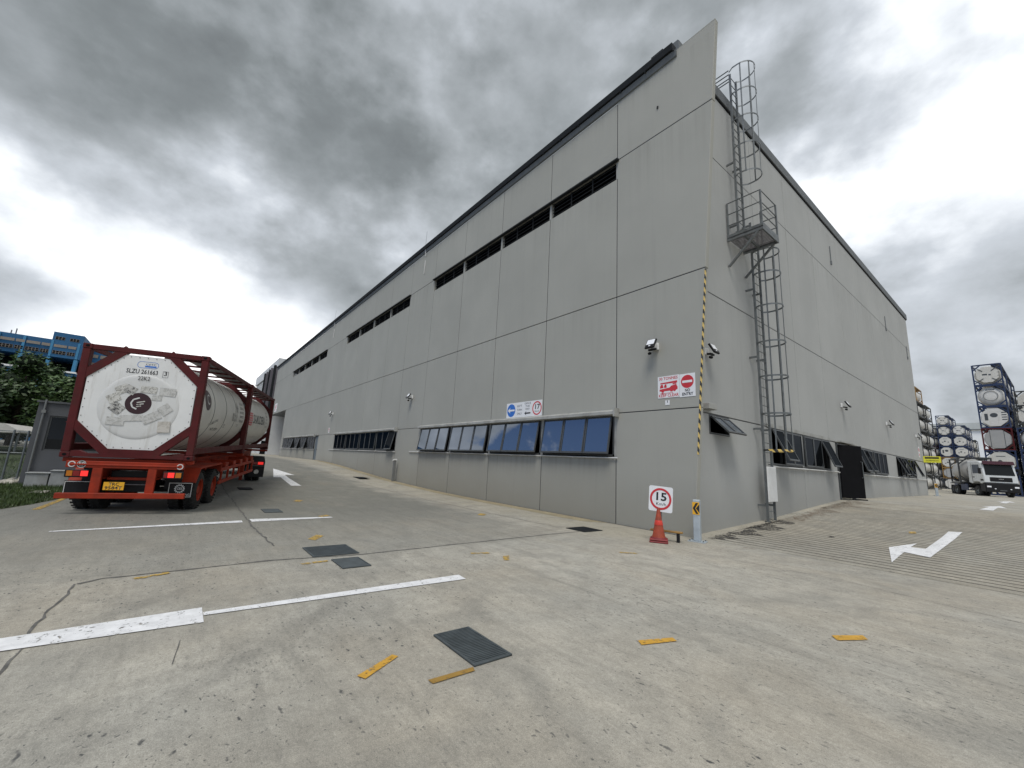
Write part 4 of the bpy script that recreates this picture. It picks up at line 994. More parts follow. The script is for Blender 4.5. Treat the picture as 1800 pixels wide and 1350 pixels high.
for s_ in (-1, 1):
    xa_, xb_ = (.72, 1.21) if s_ > 0 else (-1.21, -.72)
    b = MB(); b.box(xa_, xb_, .42, .44, -.93, -.545); fl = part('mud_flap', b, 'black', TR)
    b = MB()
    for q in ((xa_+.01, xb_-.01, -.572, -.560), (xa_+.01, xb_-.01, -.90, -.888), (xa_+.01, xa_+.022, -.888, -.572), (xb_-.022, xb_-.01, -.888, -.572)): b.box(q[0], q[1], .415, .419, q[2], q[3])
    part('border', b, 'silver', fl)
    if s_ > 0:
        gear = []
        for k in range(14):
            a = 2*PI*k/14
            for da, r_ in ((-.16, .082), (-.11, .108), (.11, .108), (.16, .082)): gear.append((r_*math.cos(a+da), r_*math.sin(a+da)))
        flat('emblem', gear, (.95, .419, -.70), 'silver', fl); flat('emblem_centre', circ(.070), (.95, .415, -.70), 'signk', fl)
        text('CES', 'lettering', fl, (.95, .411, -.70), UX, VZ, .075, 'silver', .105, bold=.002); text('ENG', 'lettering', fl, (1.11, .419, -.845), UX, VZ, .075, 'silver', .13)
for s_ in (-1, 1):
    for y in (1.15, 2.50):
        wx, wy, _ = TM @ Vector((s_*1.0, y, 0)); zc_ = None
        zl = gz(wx, wy)+.478-(TM @ Vector((s_*1.0, y, 0))).z
        wheel(TR, s_*.93, y, zl, s_); wheel(TR, s_*.62, y, zl, s_)
    pr = [(.55, -.56), (.62, -.50), (.86, -.22), (1.0, -.20), (3.06, -.20), (3.06, -.44), (3.02, -.44), (3.02, -.235), (1.02, -.235), (.89, -.25), (.66, -.52), (.60, -.58)]
    b = MB(); b.prism(pr, ((.64 if s_ > 0 else -1.22), 0, 0), (0, 1, 0), (0, 0, 1), (1, 0, 0), .58); part('mudguard', b, 'orange', TR)
    for z in (-.42, -.80): tp('side_rail', 'orange', (s_*1.17-.03, s_*1.17+.03, 3.07, 8.7, z-.05, z+.05))
    for k in range(7): tp('side_post', 'orange', (s_*1.17-.028, s_*1.17+.028, 3.3+k*.86, 3.37+k*.86, -.749, -.471), bevel=0)
    for k in range(5): tp('outrigger', 'orange', (min(s_*.58, s_*1.16), max(s_*.58, s_*1.16), 3.6+k*1.1, 3.67+k*1.1, -.36, -.28), (s_*1.16-.04, s_*1.16+.04, 3.6+k*1.1, 4.0+k*1.1, -.36, -.22), bevel=0)
    tp('landing_leg', 'orange', (s_*.75-.06, s_*.75+.06, 8.9, 9.02, -1.25, -.3))

CR = 1.165; CZ = 1.315
def cyl_map(me, y0, z0, r):
    """wrap a flat decal (u along y, v up) on the tank's right side"""
    a0 = math.asin(max(-1, min(1, (z0-CZ)/r)))
    for v in me.vertices:
        a = a0+v.co.z/r; v.co = Vector((r*math.cos(a), y0+v.co.y, CZ+r*math.sin(a)))
def cdecal(name, parent, poly, y0, z0, mat, r=CR+.006):
    bm = bmesh.new(); vs = [bm.verts.new((0, p[0], p[1])) for p in poly]; bm.faces.new(vs)
    for k in range(-9, 10): bmesh.ops.bisect_plane(bm, geom=bm.verts[:]+bm.edges[:]+bm.faces[:], plane_co=(0, 0, k*.07), plane_no=(0, 0, 1))
    me = bpy.data.meshes.new(name); bm.to_mesh(me); bm.free(); cyl_map(me, y0, z0, r); me.materials.append(MT[mat]); return ob(name, me, parent)
def ctext(s, parent, y0, z0, size, width, mat='signk', r=CR+.008, bold=0):
    o = text(s, 'lettering', parent, (0, 0, 0), (0, 1, 0), (0, 0, 1), size, mat, width, depth=0, bold=bold); cyl_map(o.data, y0, z0, r); return o
OCT = [(-.42, 2.42), (.42, 2.42), (1.04, 1.82), (1.04, .82), (.42, .215), (-.42, .215), (-1.04, .82), (-1.04, 1.82)]
def near_container(y_off, label, first):
    M = TM @ Matrix.Translation((0, y_off, 0)); C = thing('tank_container', label, 'tank container', mat=M, group='tank containers on the trailer')
    Lc = 6.06
    for sx_ in (-1, 1):
        for y in (0, Lc-.16):
            b = MB(); b.box(sx_*1.062, sx_*1.212, y+.004, y+.156, .12, 2.471); part('corner_post', b, 'maroon', C, bevel=.012)
            for z in (0, 2.473):
                b = MB(); b.box(sx_*1.04, sx_*1.219, y if y == 0 else y-.018, y+.178 if y == 0 else y+.16, z, z+.118); cc = part('corner_casting', b, 'maroon', C, bevel=.012)
                h = MB(); xo = sx_*1.13
                h.prism(circ(.030, 14, sx=1.3), (xo, -.002 if y == 0 else Lc+.002, z+.06), (1, 0, 0), (0, 0, 1), (0, -1, 0), -.001); part('hole', h, 'dark', cc)
        b = MB(); b.box(sx_*1.10, sx_*1.20, .18, Lc-.18, .15, .30); part('bottom_rail', b, 'maroon', C, bevel=.008)
        b = MB(); b.box(sx_*1.13, sx_*1.20, .18, Lc-.18, 2.47, 2.57); part('top_rail', b, 'maroon', C)
    for y in (.0, Lc-.13):
        b = MB(); b.box(-1.04, 1.04, y+.006, y+.124, 2.462, 2.585); part('end_top_rail', b, 'maroon', C, bevel=.01)
        b = MB(); b.prism([(-1.04, .02), (1.04, .02), (1.04, .15), (.90, .16), (.78, .10), (-.78, .10), (-.90, .16), (-1.04, .15)] if True else [], (0, y+.006, .0), (1, 0, 0), (0, 0, 1), (0, 1, 0), .118); part('end_bottom_rail', b, 'maroon', C)
        for a, b2 in ((0, 7), (1, 2), (3, 4), (5, 6)):
            p, q = Vector((OCT[a][0], OCT[a][1])), Vector((OCT[b2][0], OCT[b2][1])); n_ = ((p+q)/2-Vector((0, 1.32))).normalized()
            d_ = (q-p).normalized()*.12; b = MB(); pts_ = [p-d_*.6+n_*.0, q+d_*.6, q+d_*.9+n_*.17, p-d_*.9+n_*.17]
            b.prism([tuple(v) for v in pts_], (0, y+.012, 0), (1, 0, 0), (0, 0, 1), (0, 1, 0), .10); part('diagonal_brace', b, 'maroon', C)
        b = MB(); b.prism([(x*1.0, z-.0) for x, z in ((-.43, .215), (.43, .215), (.5, .10), (-.5, .10))], (0, y+.016, 0), (1, 0, 0), (0, 0, 1), (0, 1, 0), .09); part('saddle', b, 'maroon', C)
    # tank shell and end plate
    b = MB(); ys_ = [(.05, .80), (.12, 1.0), (.22, 1.10), (.36, 1.15), (.50, CR), (5.55, CR), (5.70, 1.15), (5.85, 1.08), (5.95, .95), (5.99, .7)]
    b.lathe(ys_, (0, 0, CZ), (0, 1, 0), 56); sh = part('tank_shell', b, 'tank', C, True)
    for y in ((1.45, 2.80, 4.10) if first else (1.5, 4.5)):
        k = MB(); k.lathe([(y-.012, CR-.005), (y-.012, CR+.006), (y+.012, CR+.006), (y+.012, CR-.005)], (0, 0, CZ), (0, 1, 0), 56, 0, False); part('strap', k, 'alud' if first else 'tank', sh, True)
    b = MB(); b.prism(OCT, (0, .030, 0), (1, 0, 0), (0, 0, 1), (0, 1, 0), .03); ep = part('end_plate', b, 'plate', C)
    b = MB(); b.lathe([(.033, .02), (.032, .45), (.026, .70), (.012, .80)][::-1], (0, 0, 1.27), (0, 1, 0), 48)
    k = MB()
    k.lathe([(.029, .765), (.020, .745), (.014, .69), (.012, .5), (.010, .05)], (0, 0, 1.215), (0, 1, 0), 56); ds = part('end_dish', k, 'dish', C, True)
    for i, (p, q) in enumerate(zip(OCT, OCT[1:]+OCT[:1])):
        rv = MB(); n_ = 6 if i % 2 else 5
        for j in range(n_):
            f_ = (j+.5)/n_; x = (p[0]+(q[0]-p[0])*f_)*.965; z = 1.32+(p[1]+(q[1]-p[1])*f_-1.32)*.965; rv.lathe([(.022, .009), (.031, .012)], (x, 0, z), (0, 1, 0), 6)
        part('rivets', rv, 'walk', ep)['kind'] = 'stuff'
    # walkway along the roof
    for k_ in range(3):
        x = .60+k_*.20; b = MB()
        b.box(x, x+.17, .2, Lc-.2, 2.50, 2.53)
        part('walkway_plank', b, 'walk', C)
    for k_ in range(6):
        b = MB(); b.box(.2, 1.13, .35+k_*1.05, .42+k_*1.05, 2.455, 2.498); part('walkway_bearer', b, 'maroon', C)
    b = MB(); b.lathe([(2.40, .30), (2.52, .30), (2.55, .26)], (0, 3.0, 0), (0, 0, 1), 20); part('manhole', b, 'steel', C, True)
    return C, ep, ds, sh
C1, ep, ds, sh = near_container(0, 'rear tank container on the trailer with white octagonal end plate and round logo', True)
C2, ep2, ds2, sh2 = near_container(6.10, 'front tank container on the trailer, lettered SAMUDERA on its side', False)
yD = .009
text('SLZU 261663', 'lettering', ep, (-.065, .029, 2.045), UX, VZ, .145, 'signk', .60, bold=.002); text('3', 'lettering', ep, (.385, .029, 2.045), UX, VZ, .145, 'signk', .06, bold=.001); text('22K2', 'lettering', ds, (.0, yD-.006, 1.885), UX, VZ, .14, 'signk', .23)
b = MB()
for q in ((.33, .44, 1.955, 1.96), (.33, .44, 2.10, 2.105), (.33, .335, 1.96, 2.10), (.435, .44, 1.96, 2.10)): b.box(q[0], q[1], .026, .0295, q[2], q[3])
part('check_digit_box', b, 'signk', ep)
b = MB()
pp = rrect(.40, .15, .07, 6)
for p, q in zip(pp, pp[1:]+pp[:1]): b.bar((p[0]+.02, .028, p[1]+2.22), (q[0]+.02, .028, q[1]+2.22), .007, .004, (0, 1, 0))
part('badge_outline', b, 'signb', ep); text('CSTC', 'lettering', ep, (.075, .029, 2.235), UX, VZ, .06, 'signk', .20); flat('badge_bar', [(-.11, -.018), (.11, -.018), (.11, .018), (-.11, .018)], (.075, .029, 2.185), 'signb', ep)
lg_ = flat('logo', circ(.25, 40), (-.02, yD, 1.29), 'logo', ds)
def stroke(pts_, w, O, mat, parent):
    b = MB()
    for p, q in zip(pts_, pts_[1:]): b.bar((O[0]+p[0], O[1], O[2]+p[1]), (O[0]+q[0], O[1], O[2]+q[1]), w, .004, (0, 1, 0))
    return part('logo_stroke', b, mat, parent)
LO = (-.02, yD-.005, 1.29)
stroke([(.01, .135), (-.10, .085), (-.135, .0), (-.10, -.09), (-.015, -.135)], .030, LO, 'silver', lg_)
for p, q in (((-.03, .02), (.12, .06)), ((-.03, -.03), (.10, .0)), ((-.03, -.08), (.06, -.055))): stroke([p, q], .022, LO, 'photo1', lg_)
for i, (cx, cz, w_, h_, a_, mt) in enumerate(((-.485, 1.38, .24, .20, .55, 'photo1'), (-.36, 1.60, .24, .19, .55, 'photo1'), (-.21, 1.60, .22, .18, -.45, 'photo2'), (.13, 1.63, .31, .16, -.05, 'photo1'), (.50, 1.61, .32, .19, -.03, 'photo3'), (.31, 1.45, .19, .12, 0, 'photo3'),
                                              (-.40, 1.155, .25, .22, -.62, 'photo2'), (.51, 1.19, .24, .22, .75, 'photo3'), (-.38, .85, .33, .18, -.05, 'photo3'), (-.10, .94, .42, .14, .1, 'photo3'), (.27, .98, .36, .20, .55, 'photo3'), (.54, .775, .24, .26, .06, 'photo4'))):
    c_, s_ = math.cos(a_), math.sin(a_)
    flat('placard', [(x*c_-z*s_, x*s_+z*c_) for x, z in ((-w_/2, -h_/2), (w_/2, -h_/2), (w_/2, h_/2), (-w_/2, h_/2))], (cx, yD-.002-.0004*i, cz), mt, ds, t=.002)
# side lettering
dk = cdecal('logo', sh, circ(.27, 36), .80, 1.55, 'logo'); ctext('C', dk, .80, 1.55, .40, .22, 'silver', CR+.010)
cdecal('placard', sh, [(-.32, -.13), (.32, -.13), (.32, .13), (-.32, .13)], 4.05, 1.25, 'photo2'); cdecal('placard', sh, [(0, .2), (.16, 0), (0, -.2), (-.16, 0)], 4.35, 1.58, 'photo2')
for k_, s_ in enumerate(('SLZU 261663 3', '22K2', 'MAX GROSS', '36000 KG', 'TARE 3650')): ctext(s_, sh, 5.05, 1.75-.15*k_, .12, .62)
ctext('T11', sh, 4.7, .98, .14, .2); ctext('CSC', sh, 3.0, .92, .16, .2); ctext('NO STEP', sh, 2.1, .80, .12, .7); cdecal('placard', sh, [(-.35, -.05), (.35, .12), (.3, .2), (-.4, .03)], 1.75, .92, 'photo2')
for k_, s_ in enumerate(('samudera', 'tangki', 'indo')):
    o_ = cdecal('red_block', sh2, [(-.36, -.075), (.36, -.075), (.36, .075), (-.36, .075)], .78, 1.50-.18*k_, 'signr'); ctext(s_, o_, .78, 1.50-.18*k_, .11, .6, 'signw', CR+.010)
ctext('SAMUDERA', sh2, 2.75, 1.33, .52, 2.9, 'alud', bold=.004)
for k_ in range(5): ctext('SLZU 26', sh2, 4.7, 1.75-.16*k_, .10, .5)

# ------------------------------------------------------------------ tractor pulling the trailer
fz = TM @ Vector((0, 10.75, 0)); AR = .34
TQ = Matrix.Translation((fz.x, fz.y, gz(fz.x, fz.y))) @ Matrix.Rotation(1.30243+AR, 4, 'Z')
TT = thing('truck_tractor', 'dark tractor unit ahead of the red trailer, right tail light lit', 'truck', mat=TQ)
def qp(name, mat, *boxes, bevel=.01):
    b = MB()
    for q in boxes: b.box(*q)
    return part(name, b, mat, TT, bevel=bevel)
qp('chassis', 'black', (-.45, -.35, -1.0, 4.6, .70, .95), (.35, .45, -1.0, 4.6, .70, .95), (-.45, .45, -1.05, -.95, .70, .95)); qp('fifth_wheel', 'walk', (-.45, .45, -.45, .45, .95, 1.02))
for s_ in (-1, 1):
    for x in (.93, .62): wheel(TT, s_*x, 0, .478, s_, 'galv')
    wheel(TT, s_*.93, 3.5, .478, s_, 'galv')
    pr = [(-.72, .30), (-.66, .30), (-.60, .88), (-.35, 1.07), (.35, 1.07), (.60, .85), (.66, .85), (.40, 1.13), (-.40, 1.13), (-.68, .93)]
    b = MB(); b.prism(pr, ((.60 if s_ > 0 else -1.24), 0, 0), (0, 1, 0), (0, 0, 1), (1, 0, 0), .64); part('fender', b, 'black', TT)
    lb = qp('tail_lamp', 'black', (s_*.92-.30, s_*.92+.30, -.80, -.70, .72, .90))
    b = MB(); b.box(s_*.95-.02, s_*.95+.20, -.815, -.80, .75, .87); part('lens', b, 'tail', lb); b = MB(); b.box(s_*.95-.25, s_*.95-.04, -.815, -.80, .75, .87); part('lens', b, 'tailr', lb)
    fl_ = qp('mud_flap', 'black', (s_*.92-.31, s_*.92+.31, -.745, -.725, .18, .66)); flat('emblem', circ(.10), (s_*.92, -.746, .42), 'photo1', fl_)
    qp('lamp_bracket', 'walk', (s_*.92-.28, s_*.92+.28, -.79, -.735, .67, .71))
qp('cab', 'cabw', (-1.2, 1.2, 2.35, 4.45, .95, 2.75), bevel=.12); qp('bumper', 'black', (-1.2, 1.2, 4.2, 4.6, .35, .94), bevel=.05)
for s_ in (-1, 1): qp('side_window', 'wind', (s_*1.19-.02, s_*1.19+.02, 3.2, 4.1, 1.9, 2.55), bevel=0)
qp('windscreen', 'wind', (-1.05, 1.05, 4.44, 4.47, 1.85, 2.6), bevel=0)

# ------------------------------------------------------------------ stacked tank containers in the yard
def far_meshes(style):
    L_ = 6.058; fr = MB(); w, h, t = 1.219, 2.585, .13
    for x in (-w+t/2, w-t/2):
        for y in (t/2, L_-t/2): fr.box(x-t/2, x+t/2, y-t/2, y+t/2, 0, h)
        for z in (.06, h-.06): fr.box(x-.055, x+.055, t, L_-t, z-.06, z+.07)
    for y in (t/2, L_-t/2):
        for z in (.06, h-.06): fr.box(-w+t, w-t, y-t/2, y+t/2, z-.06, z+.08)
        for sx_ in (-1, 1):
            for z0, z1 in ((.1, .72), (h-.1, h-.72)): fr.bar((sx_*(w-.06), y, z1), (sx_*.52, y, z0), .12, .07, (0, 1, 0))
    for sx_ in (-1, 1):
        fr.bar((sx_*(w-.05), .1, .12), (sx_*(w-.05), 1.7, .62), .05); fr.bar((sx_*(w-.05), L_-.1, .12), (sx_*(w-.05), L_-1.7, .62), .05)
    fr.box(.35, 1.1, .2, L_-.2, h-.06, h-.03)
    tk = MB(); tk.lathe([(.16, .25), (.18, .62), (.26, .92), (.42, 1.06), (.62, 1.12), (5.45, 1.12), (5.64, 1.06), (5.80, .92), (5.90, .6), (5.92, .2)], (0, 0, 1.30), (0, 1, 0), 28)
    ep_ = MB(); dt = MB()
    for yy in (.055,):
        if style in ('plate', 'logo', 'rods', 'panel'):
            k = .97 if style != 'rods' else .86
            ep_.prism([(x*k, 1.32+(z-1.32)*k) for x, z in OCT], (0, yy, 0), (1, 0, 0), (0, 0, 1), (0, 1, 0), .03)
    y = .045
    rnd = random.Random(hash(style) % 97)
    if style == 'logo':
        dt.prism(circ(.26, 20, sx=1.2), (0, y+.006, 1.55), (1, 0, 0), (0, 0, 1), (0, 1, 0), -.006)
        dt.box(-.75, -.48, y-.002, y+.006, .95, 1.75)
        for k in range(4): dt.box(.60, .98, y-.002, y+.006, .95+k*.28, 1.06+k*.28)
    if style == 'plate':
        dt.prism(circ(.17, 16), (rnd.uniform(-.15, .1), y+.006, 1.30), (1, 0, 0), (0, 0, 1), (0, 1, 0), -.006); dt.box(-.35, .35, y-.001, y+.006, 1.86, 1.93)
        dt.prism([(-.13, 0), (0, .13), (.13, 0), (0, -.13)], (.5, y+.006, 1.1), (1, 0, 0), (0, 0, 1), (0, 1, 0), -.006); dt.box(-.6, -.35, y-.001, y+.006, 1.0, 1.16)
    if style == 'rods':
        for a, b_ in (((-1.1, 2.4), (-.35, 1.75)), ((1.1, 2.4), (.35, 1.75)), ((-1.1, .25), (-.35, .85)), ((1.1, .25), (.35, .85))): dt.bar((a[0], y-.01, a[1]), (b_[0], y-.01, b_[1]), .07, .04, (0, 1, 0))
        dt.box(-.4, .0, y-.001, y+.006, 1.25, 1.42); dt.box(.1, .3, y-.001, y+.006, 1.20, 1.36); dt.box(.80, 1.08, y-.001, y+.006, .7, .74); dt.box(.80, 1.08, y-.001, y+.006, 1.1, 1.14); dt.box(.80, 1.08, y-.001, y+.006, 1.5, 1.54); dt.box(.80, 1.08, y-.001, y+.006, 1.9, 1.94)
    if style == 'panel':
        for x in (-.55, .55): dt.box(x-.02, x+.02, y-.006, y+.006, .30, 2.33)
    if style == 'dish':
        ring(dt, (0, .14, 1.30), (1, 0, 0), (0, 0, 1), .56, .60, .03, 28); dt.box(-.35, .35, .20, .24, 2.0, 2.08)
    return fr, tk, ep_, dt
MESH_CACHE = {}
def far_container(x, y, z, yaw, spec, label, group):
    fm, style, tm = spec; k = spec
    if k not in MESH_CACHE:
        fr, tk, ep_, dt = far_meshes(style)
        MESH_CACHE[k] = (fr.mesh('frame', fm), tk.mesh('tank', tm, True), ep_.mesh('end_plate', tm) if ep_.v else None, dt.mesh('markings', 'alud') if dt.v else None)
    a, b_, c_, d_ = MESH_CACHE[k]; t = thing('tank_container', label, 'tank container', (x, y, z), yaw, group)
    ob('frame', a, t); ob('tank', b_, t)
    if c_: ob('end_plate', c_, t); ob('end_plate', c_, t, (0, 5.918, 0))
    if d_: ob('markings', d_, t)
N_, O_, G_, M_ = 'navy', 'olive', 'gold', 'maroon'
ORD = ('topmost', 'second from the top', 'third from the top', 'fourth from the top', 'fifth from the top', 'sixth from the top', 'lowest')
FN = {N_: 'navy-framed', O_: 'dark-framed', G_: 'ochre-framed', M_: 'maroon-framed'}
SN = {'plate': 'white tank container', 'logo': 'emblem-marked tank container', 'rods': 'rod-braced tank container', 'panel': 'ribbed-end tank container', 'dish': 'dished tank container'}
H_ = 2.591
def stack(x, y, yaw, specs, where, group, shared=False):
    n = len(specs)
    for i, sp in enumerate(specs):
        lab = '%s %s, %s %s' % (FN[sp[0]], SN[sp[1]], ORD[min(i, 6)] if i < n-1 else 'lowest', where)
        far_container(x, y, gz(x, y)+(n-1-i)*H_+.002*(n-i), yaw, sp, lab, group)
W_, K_, CR_ = 'tank', 'tankg', 'tankc'
ax, ay, aw = 2.58, 64.9, -.02
def off(dx, dy): return ax+dx*math.cos(aw)-dy*math.sin(aw), ay+dx*math.sin(aw)+dy*math.cos(aw)
gA = 'tank containers stacked behind the white truck'
stack(ax, ay, aw, [(N_, 'rods', CR_), (N_, 'dish', W_), (N_, 'logo', W_), (M_, 'panel', K_), (N_, 'plate', CR_), (N_, 'plate', W_)], 'of the tall stack behind the white truck', gA)
stack(*off(0, 6.3), aw, [(N_, 'plate', W_)]*6, 'of the row behind the tall stack', 'second row of the tall stacks', True)
stack(*off(0, 12.6), aw, [(N_, 'plate', W_)]*6, 'of the third row behind the tall stack', 'third row of the tall stacks', True)
stack(*off(2.75, .1), aw, [(O_, 'rods', CR_), (N_, 'dish', W_), (N_, 'plate', W_), (G_, 'plate', CR_)], 'of the stack at the right picture edge', 'stack cut by the right picture edge')
stack(*off(2.75, 6.5), aw, [(O_, 'plate', CR_), (O_, 'rods', CR_), (N_, 'plate', W_), (N_, 'plate', W_), (N_, 'plate', W_)], 'of the row behind the right-edge stack', 'row behind the right edge stack', True)
gB = 'far tank containers stacked past the warehouse end'
stack(-9.25, 139.3, .016, [(N_, 'rods', CR_), (N_, 'rods', CR_), (N_, 'plate', CR_), (N_, 'logo', CR_), (G_, 'plate', CR_), (G_, 'panel', K_), (O_, 'panel', CR_)], 'of the tallest far stack', gB)
stack(-6.72, 139.5, .016, [(N_, 'rods', W_), (N_, 'plate', CR_), (N_, 'plate', CR_), (O_, 'plate', CR_), (O_, 'plate', CR_), (O_, 'plate', CR_)], 'of the far stack right of the tallest', gB)
stack(-9.2, 145.8, .016, [(N_, 'plate', W_)]*7, 'of the row behind the tallest far stack', 'second far row', True)
stack(-6.6, 146.0, .016, [(N_, 'plate', W_)]*6, 'of the second far row, right', 'second far row on the right', True)
stack(-6.2, 153.0, .016, [(O_, 'plate', CR_)]*5, 'of the farthest stack beside the white shed', 'farthest dark stack', True)
stack(-12.3, 139.6, -.42, [(N_, 'plate', CR_), (N_, 'plate', CR_), (M_, 'plate', W_), (O_, 'plate', CR_), (O_, 'plate', W_), (O_, 'plate', W_)], 'of the turned stack left of the tallest', gB)
stack(-8.55, 92.0, .0, [(G_, 'dish', W_), (O_, 'dish', W_), (O_, 'dish', W_), (O_, 'dish', W_), (O_, 'dish', CR_), (O_, 'dish', CR_), (O_, 'dish', W_)], 'of the stack peeking past the warehouse end', gB)
stack(-8.35, 98.6, .0, [(O_, 'dish', W_)]*6, 'of the row behind the peeking stack', 'row behind the peeking stack', True)

# ------------------------------------------------------------------ white truck with a tank container
wt_yaw = .55
TK = thing('tank_truck', 'white cab-over truck with maroon visor facing the camera in the yard', 'truck', (2.95, 51.4, .80), wt_yaw)   # local -y is forward
def kp(name, mat, *boxes, bevel=.02, parent=TK):
    b = MB()
    for q in boxes: b.box(*q)
    return part(name, b, mat, parent, bevel=bevel)
b = MB(); b.prism([(0, 1.30), (0.02, 1.95), (.28, 3.20), (.55, 3.35), (2.15, 3.35), (2.2, 1.25), (1.75, 1.15), (1.55, 1.35), (.75, 1.35), (.55, 1.15)], (-1.22, 0, 0), (0, 1, 0), (0, 0, 1), (1, 0, 0), 2.44); part('cab', b, 'cabw', TK, bevel=.05)
b = MB(); b.prism([(-1.05, 0), (1.05, 0), (1.0, 1.02), (-1.0, 1.02)], (0, .03, 2.02), (1, 0, 0), (0, .205, .979), (0, -1, 0), .03); part('windscreen', b, 'wind', TK)
b = MB(); b.prism([(-1.16, 0), (1.16, 0), (1.12, .34), (-1.12, .34)], (0, .13, 3.02), (1, 0, 0), (0, .205, .979), (0, -1, 0), .16); part('sun_visor', b, 'visor', TK, bevel=.03)
kp('grille', 'black', (-.80, .80, -.025, .01, 1.42, 1.82)); text('MAN', 'lettering', TK, (0, -.027, 1.66), UX, VZ, .11, 'silver', .32)
kp('bumper', 'black', (-1.24, 1.24, -.10, .30, .42, 1.27), bevel=.06)
for s_ in (-1, 1):
    kp('headlamp', 'lens', (s_*.98-.16, s_*.98+.16, -.115, -.09, .86, 1.0)); kp('fog_lamp', 'lens', (s_*.55-.06, s_*.55+.06, -.115, -.09, .70, .78))
    kp('mirror', 'black', (s_*1.42-.10, s_*1.42+.10, .05, .15, 2.1, 2.65)); kp('mirror_arm', 'black', (min(s_*1.2, s_*1.4), max(s_*1.2, s_*1.4), .08, .12, 2.62, 2.66), bevel=0)
    kp('side_window', 'wind', (s_*1.221-.012, s_*1.221+.012, .50, 1.5, 2.15, 3.0)); kp('door_handle', 'black', (s_*1.222-.012, s_*1.222+.012, 1.3, 1.55, 1.75, 1.84)); kp('cab_vent', 'black', (s_*1.222-.012, s_*1.222+.012, .1, .5, 1.45, 1.62)); kp('cab_step', 'black', (s_*1.0-.22, s_*1.0+.22, .2, .65, .45, 1.14))
    for y, dual in ((1.12, 0), (4.3, 1)):
        for x in ((.98, .66) if dual else (.98,)): wheel(TK, s_*x, y, .478, s_, 'galv')
    kp('door_edge', 'black', (s_*1.223-.008, s_*1.223+.008, 1.62, 1.65, 1.4, 3.1), bevel=0)
kp('chassis', 'black', (-.45, -.33, .3, 5.2, .72, 1.0), (.33, .45, .3, 5.2, .72, 1.0)); [kp('side_skirt', 'navy', (x-.03, x+.03, 2.5, 3.6, .45, 1.1)) for x in (-1.19, 1.19)]
kp('number_plate', 'alud', (-.25, .25, -.115, -.10, .55, .65))
ty_ = .20; px_, py_ = 2.95-3.6*math.sin(wt_yaw), 51.4+3.6*math.cos(wt_yaw)
TL = thing('flatbed_trailer', 'dark trailer behind the white truck carrying a tank container', 'trailer', (px_, py_, .80), ty_)
for x in (-.4, .4): kp('main_beam', 'black', (x-.06, x+.06, -.8, 6.4, .85, 1.1), parent=TL)
kp('deck', 'black', (-1.2, 1.2, -1.0, 6.5, 1.10, 1.20), parent=TL); [kp('side_skirt', 'navy', (x-.03, x+.03, 1.0, 3.2, .5, 1.09), parent=TL) for x in (-1.19, 1.19)]
for s_ in (-1, 1):
    for y in (4.2, 5.5):
        for x in (.98, .66): wheel(TL, s_*x, y, .478, s_, 'galv')
far_container(px_+.9*math.sin(ty_), py_-.9*math.cos(ty_), .80+1.202, ty_, (O_, 'dish', K_), 'dark-framed tank container riding on the trailer of the white truck', 'tank container on the white truck')

# ------------------------------------------------------------------ far buildings
FB = thing('white_shed', 'far white shed with pale grey roof band behind the stacks', 'building', (-20, 180, .8))
b = MB(); b.box(-40, 60, 0, 60, 0, 18.1); part('wall', b, 'farw', FB); b = MB(); b.box(-40.3, 60.3, -.4, 60, 18.1, 20.2); part('roof_band', b, 'farg', FB)
for k in range(12): b = MB(); b.box(-38+k*8, -37.8+k*8, -.12, -.002, 0, 18.0); part('wall_rib', b, 'farg', FB)
b = MB(); b.box(-40.3, 60.3, -.55, -.41, 18.0, 18.25); part('roof_edge', b, 'flash', FB)
OF = thing('office_block', 'white office block with dark vertical fins at the far left end', 'building', (-70, 0, .9))
b = MB(); b.box(-27, -.2, .05, 28, 13.9, 15.65); part('parapet', b, 'offw', OF); b = MB(); b.box(-26.8, -.4, .4, 28, 0, 13.89); part('wall', b, 'offw', OF)
b = MB(); b.box(-26.8, -12.8, .25, .39, 5.8, 13.6); gl = part('window', b, 'glassR', OF)
for k in range(8): b = MB(); b.box(-26.8+k*2, -26.68+k*2, .1, .249, 5.8, 13.6); part('mullion', b, 'offw', gl)
b = MB(); b.box(-12.7, -.3, -.10, .24, 5.9, 14.2); part('fin_panel', b, 'fin', OF)
for k, w_ in ((0, .5), (3.2, .12), (5.2, .35), (8.0, .12), (10.2, .4)): b = MB(); b.box(-.35-k-w_, -.35-k, -.45, -.101, 5.9, 14.4); part('fin', b, 'gutter' if w_ > .3 else 'fin', OF)
b = MB(); b.box(-26.8, -13, .1, .39, .0, 5.7); part('lower_wall', b, 'offw', OF)
BB = thing('blue_building', 'bright blue industrial block with window rows beyond the trees', 'building', (-130, 0, 0))
b = MB(); b.box(-30, 0, -75, -36.9, 19.6, 23.65); b.box(-30, 0, -75, -36.9, 0, 16.8); b.box(-30, -8, -75, -36.9, 16.8, 19.6); part('wall', b, 'blueb', BB)
b = MB(); b.box(-30, .25, -36.85, -31.9, 19.75, 25.45); b.box(-30, .25, -36.85, -31.9, 0, 16.8); b.box(-30, -8, -36.85, -31.9, 16.8, 19.75); part('stair_tower', b, 'blueb', BB)
b = MB(); b.box(-22, -6, -31.85, -27.6, 0, 23.9); wg = part('rear_wing', b, 'blueb', BB); b = MB(); b.box(-22.3, -5.6, -31.85, -27.3, 23.9, 24.4); part('roof_slab', b, 'farg', wg)
for k in range(2):
    for z in (19.6, 21.6): b = MB(); b.box(-5.999, -5.9, -31.4+k*2, -29.8+k*2, z, z+.8); part('window', b, 'beige', BB)
b = MB(); b.box(-7.9, -7.5, -75, -32, 16.85, 19.55); part('void', b, 'dark', BB)
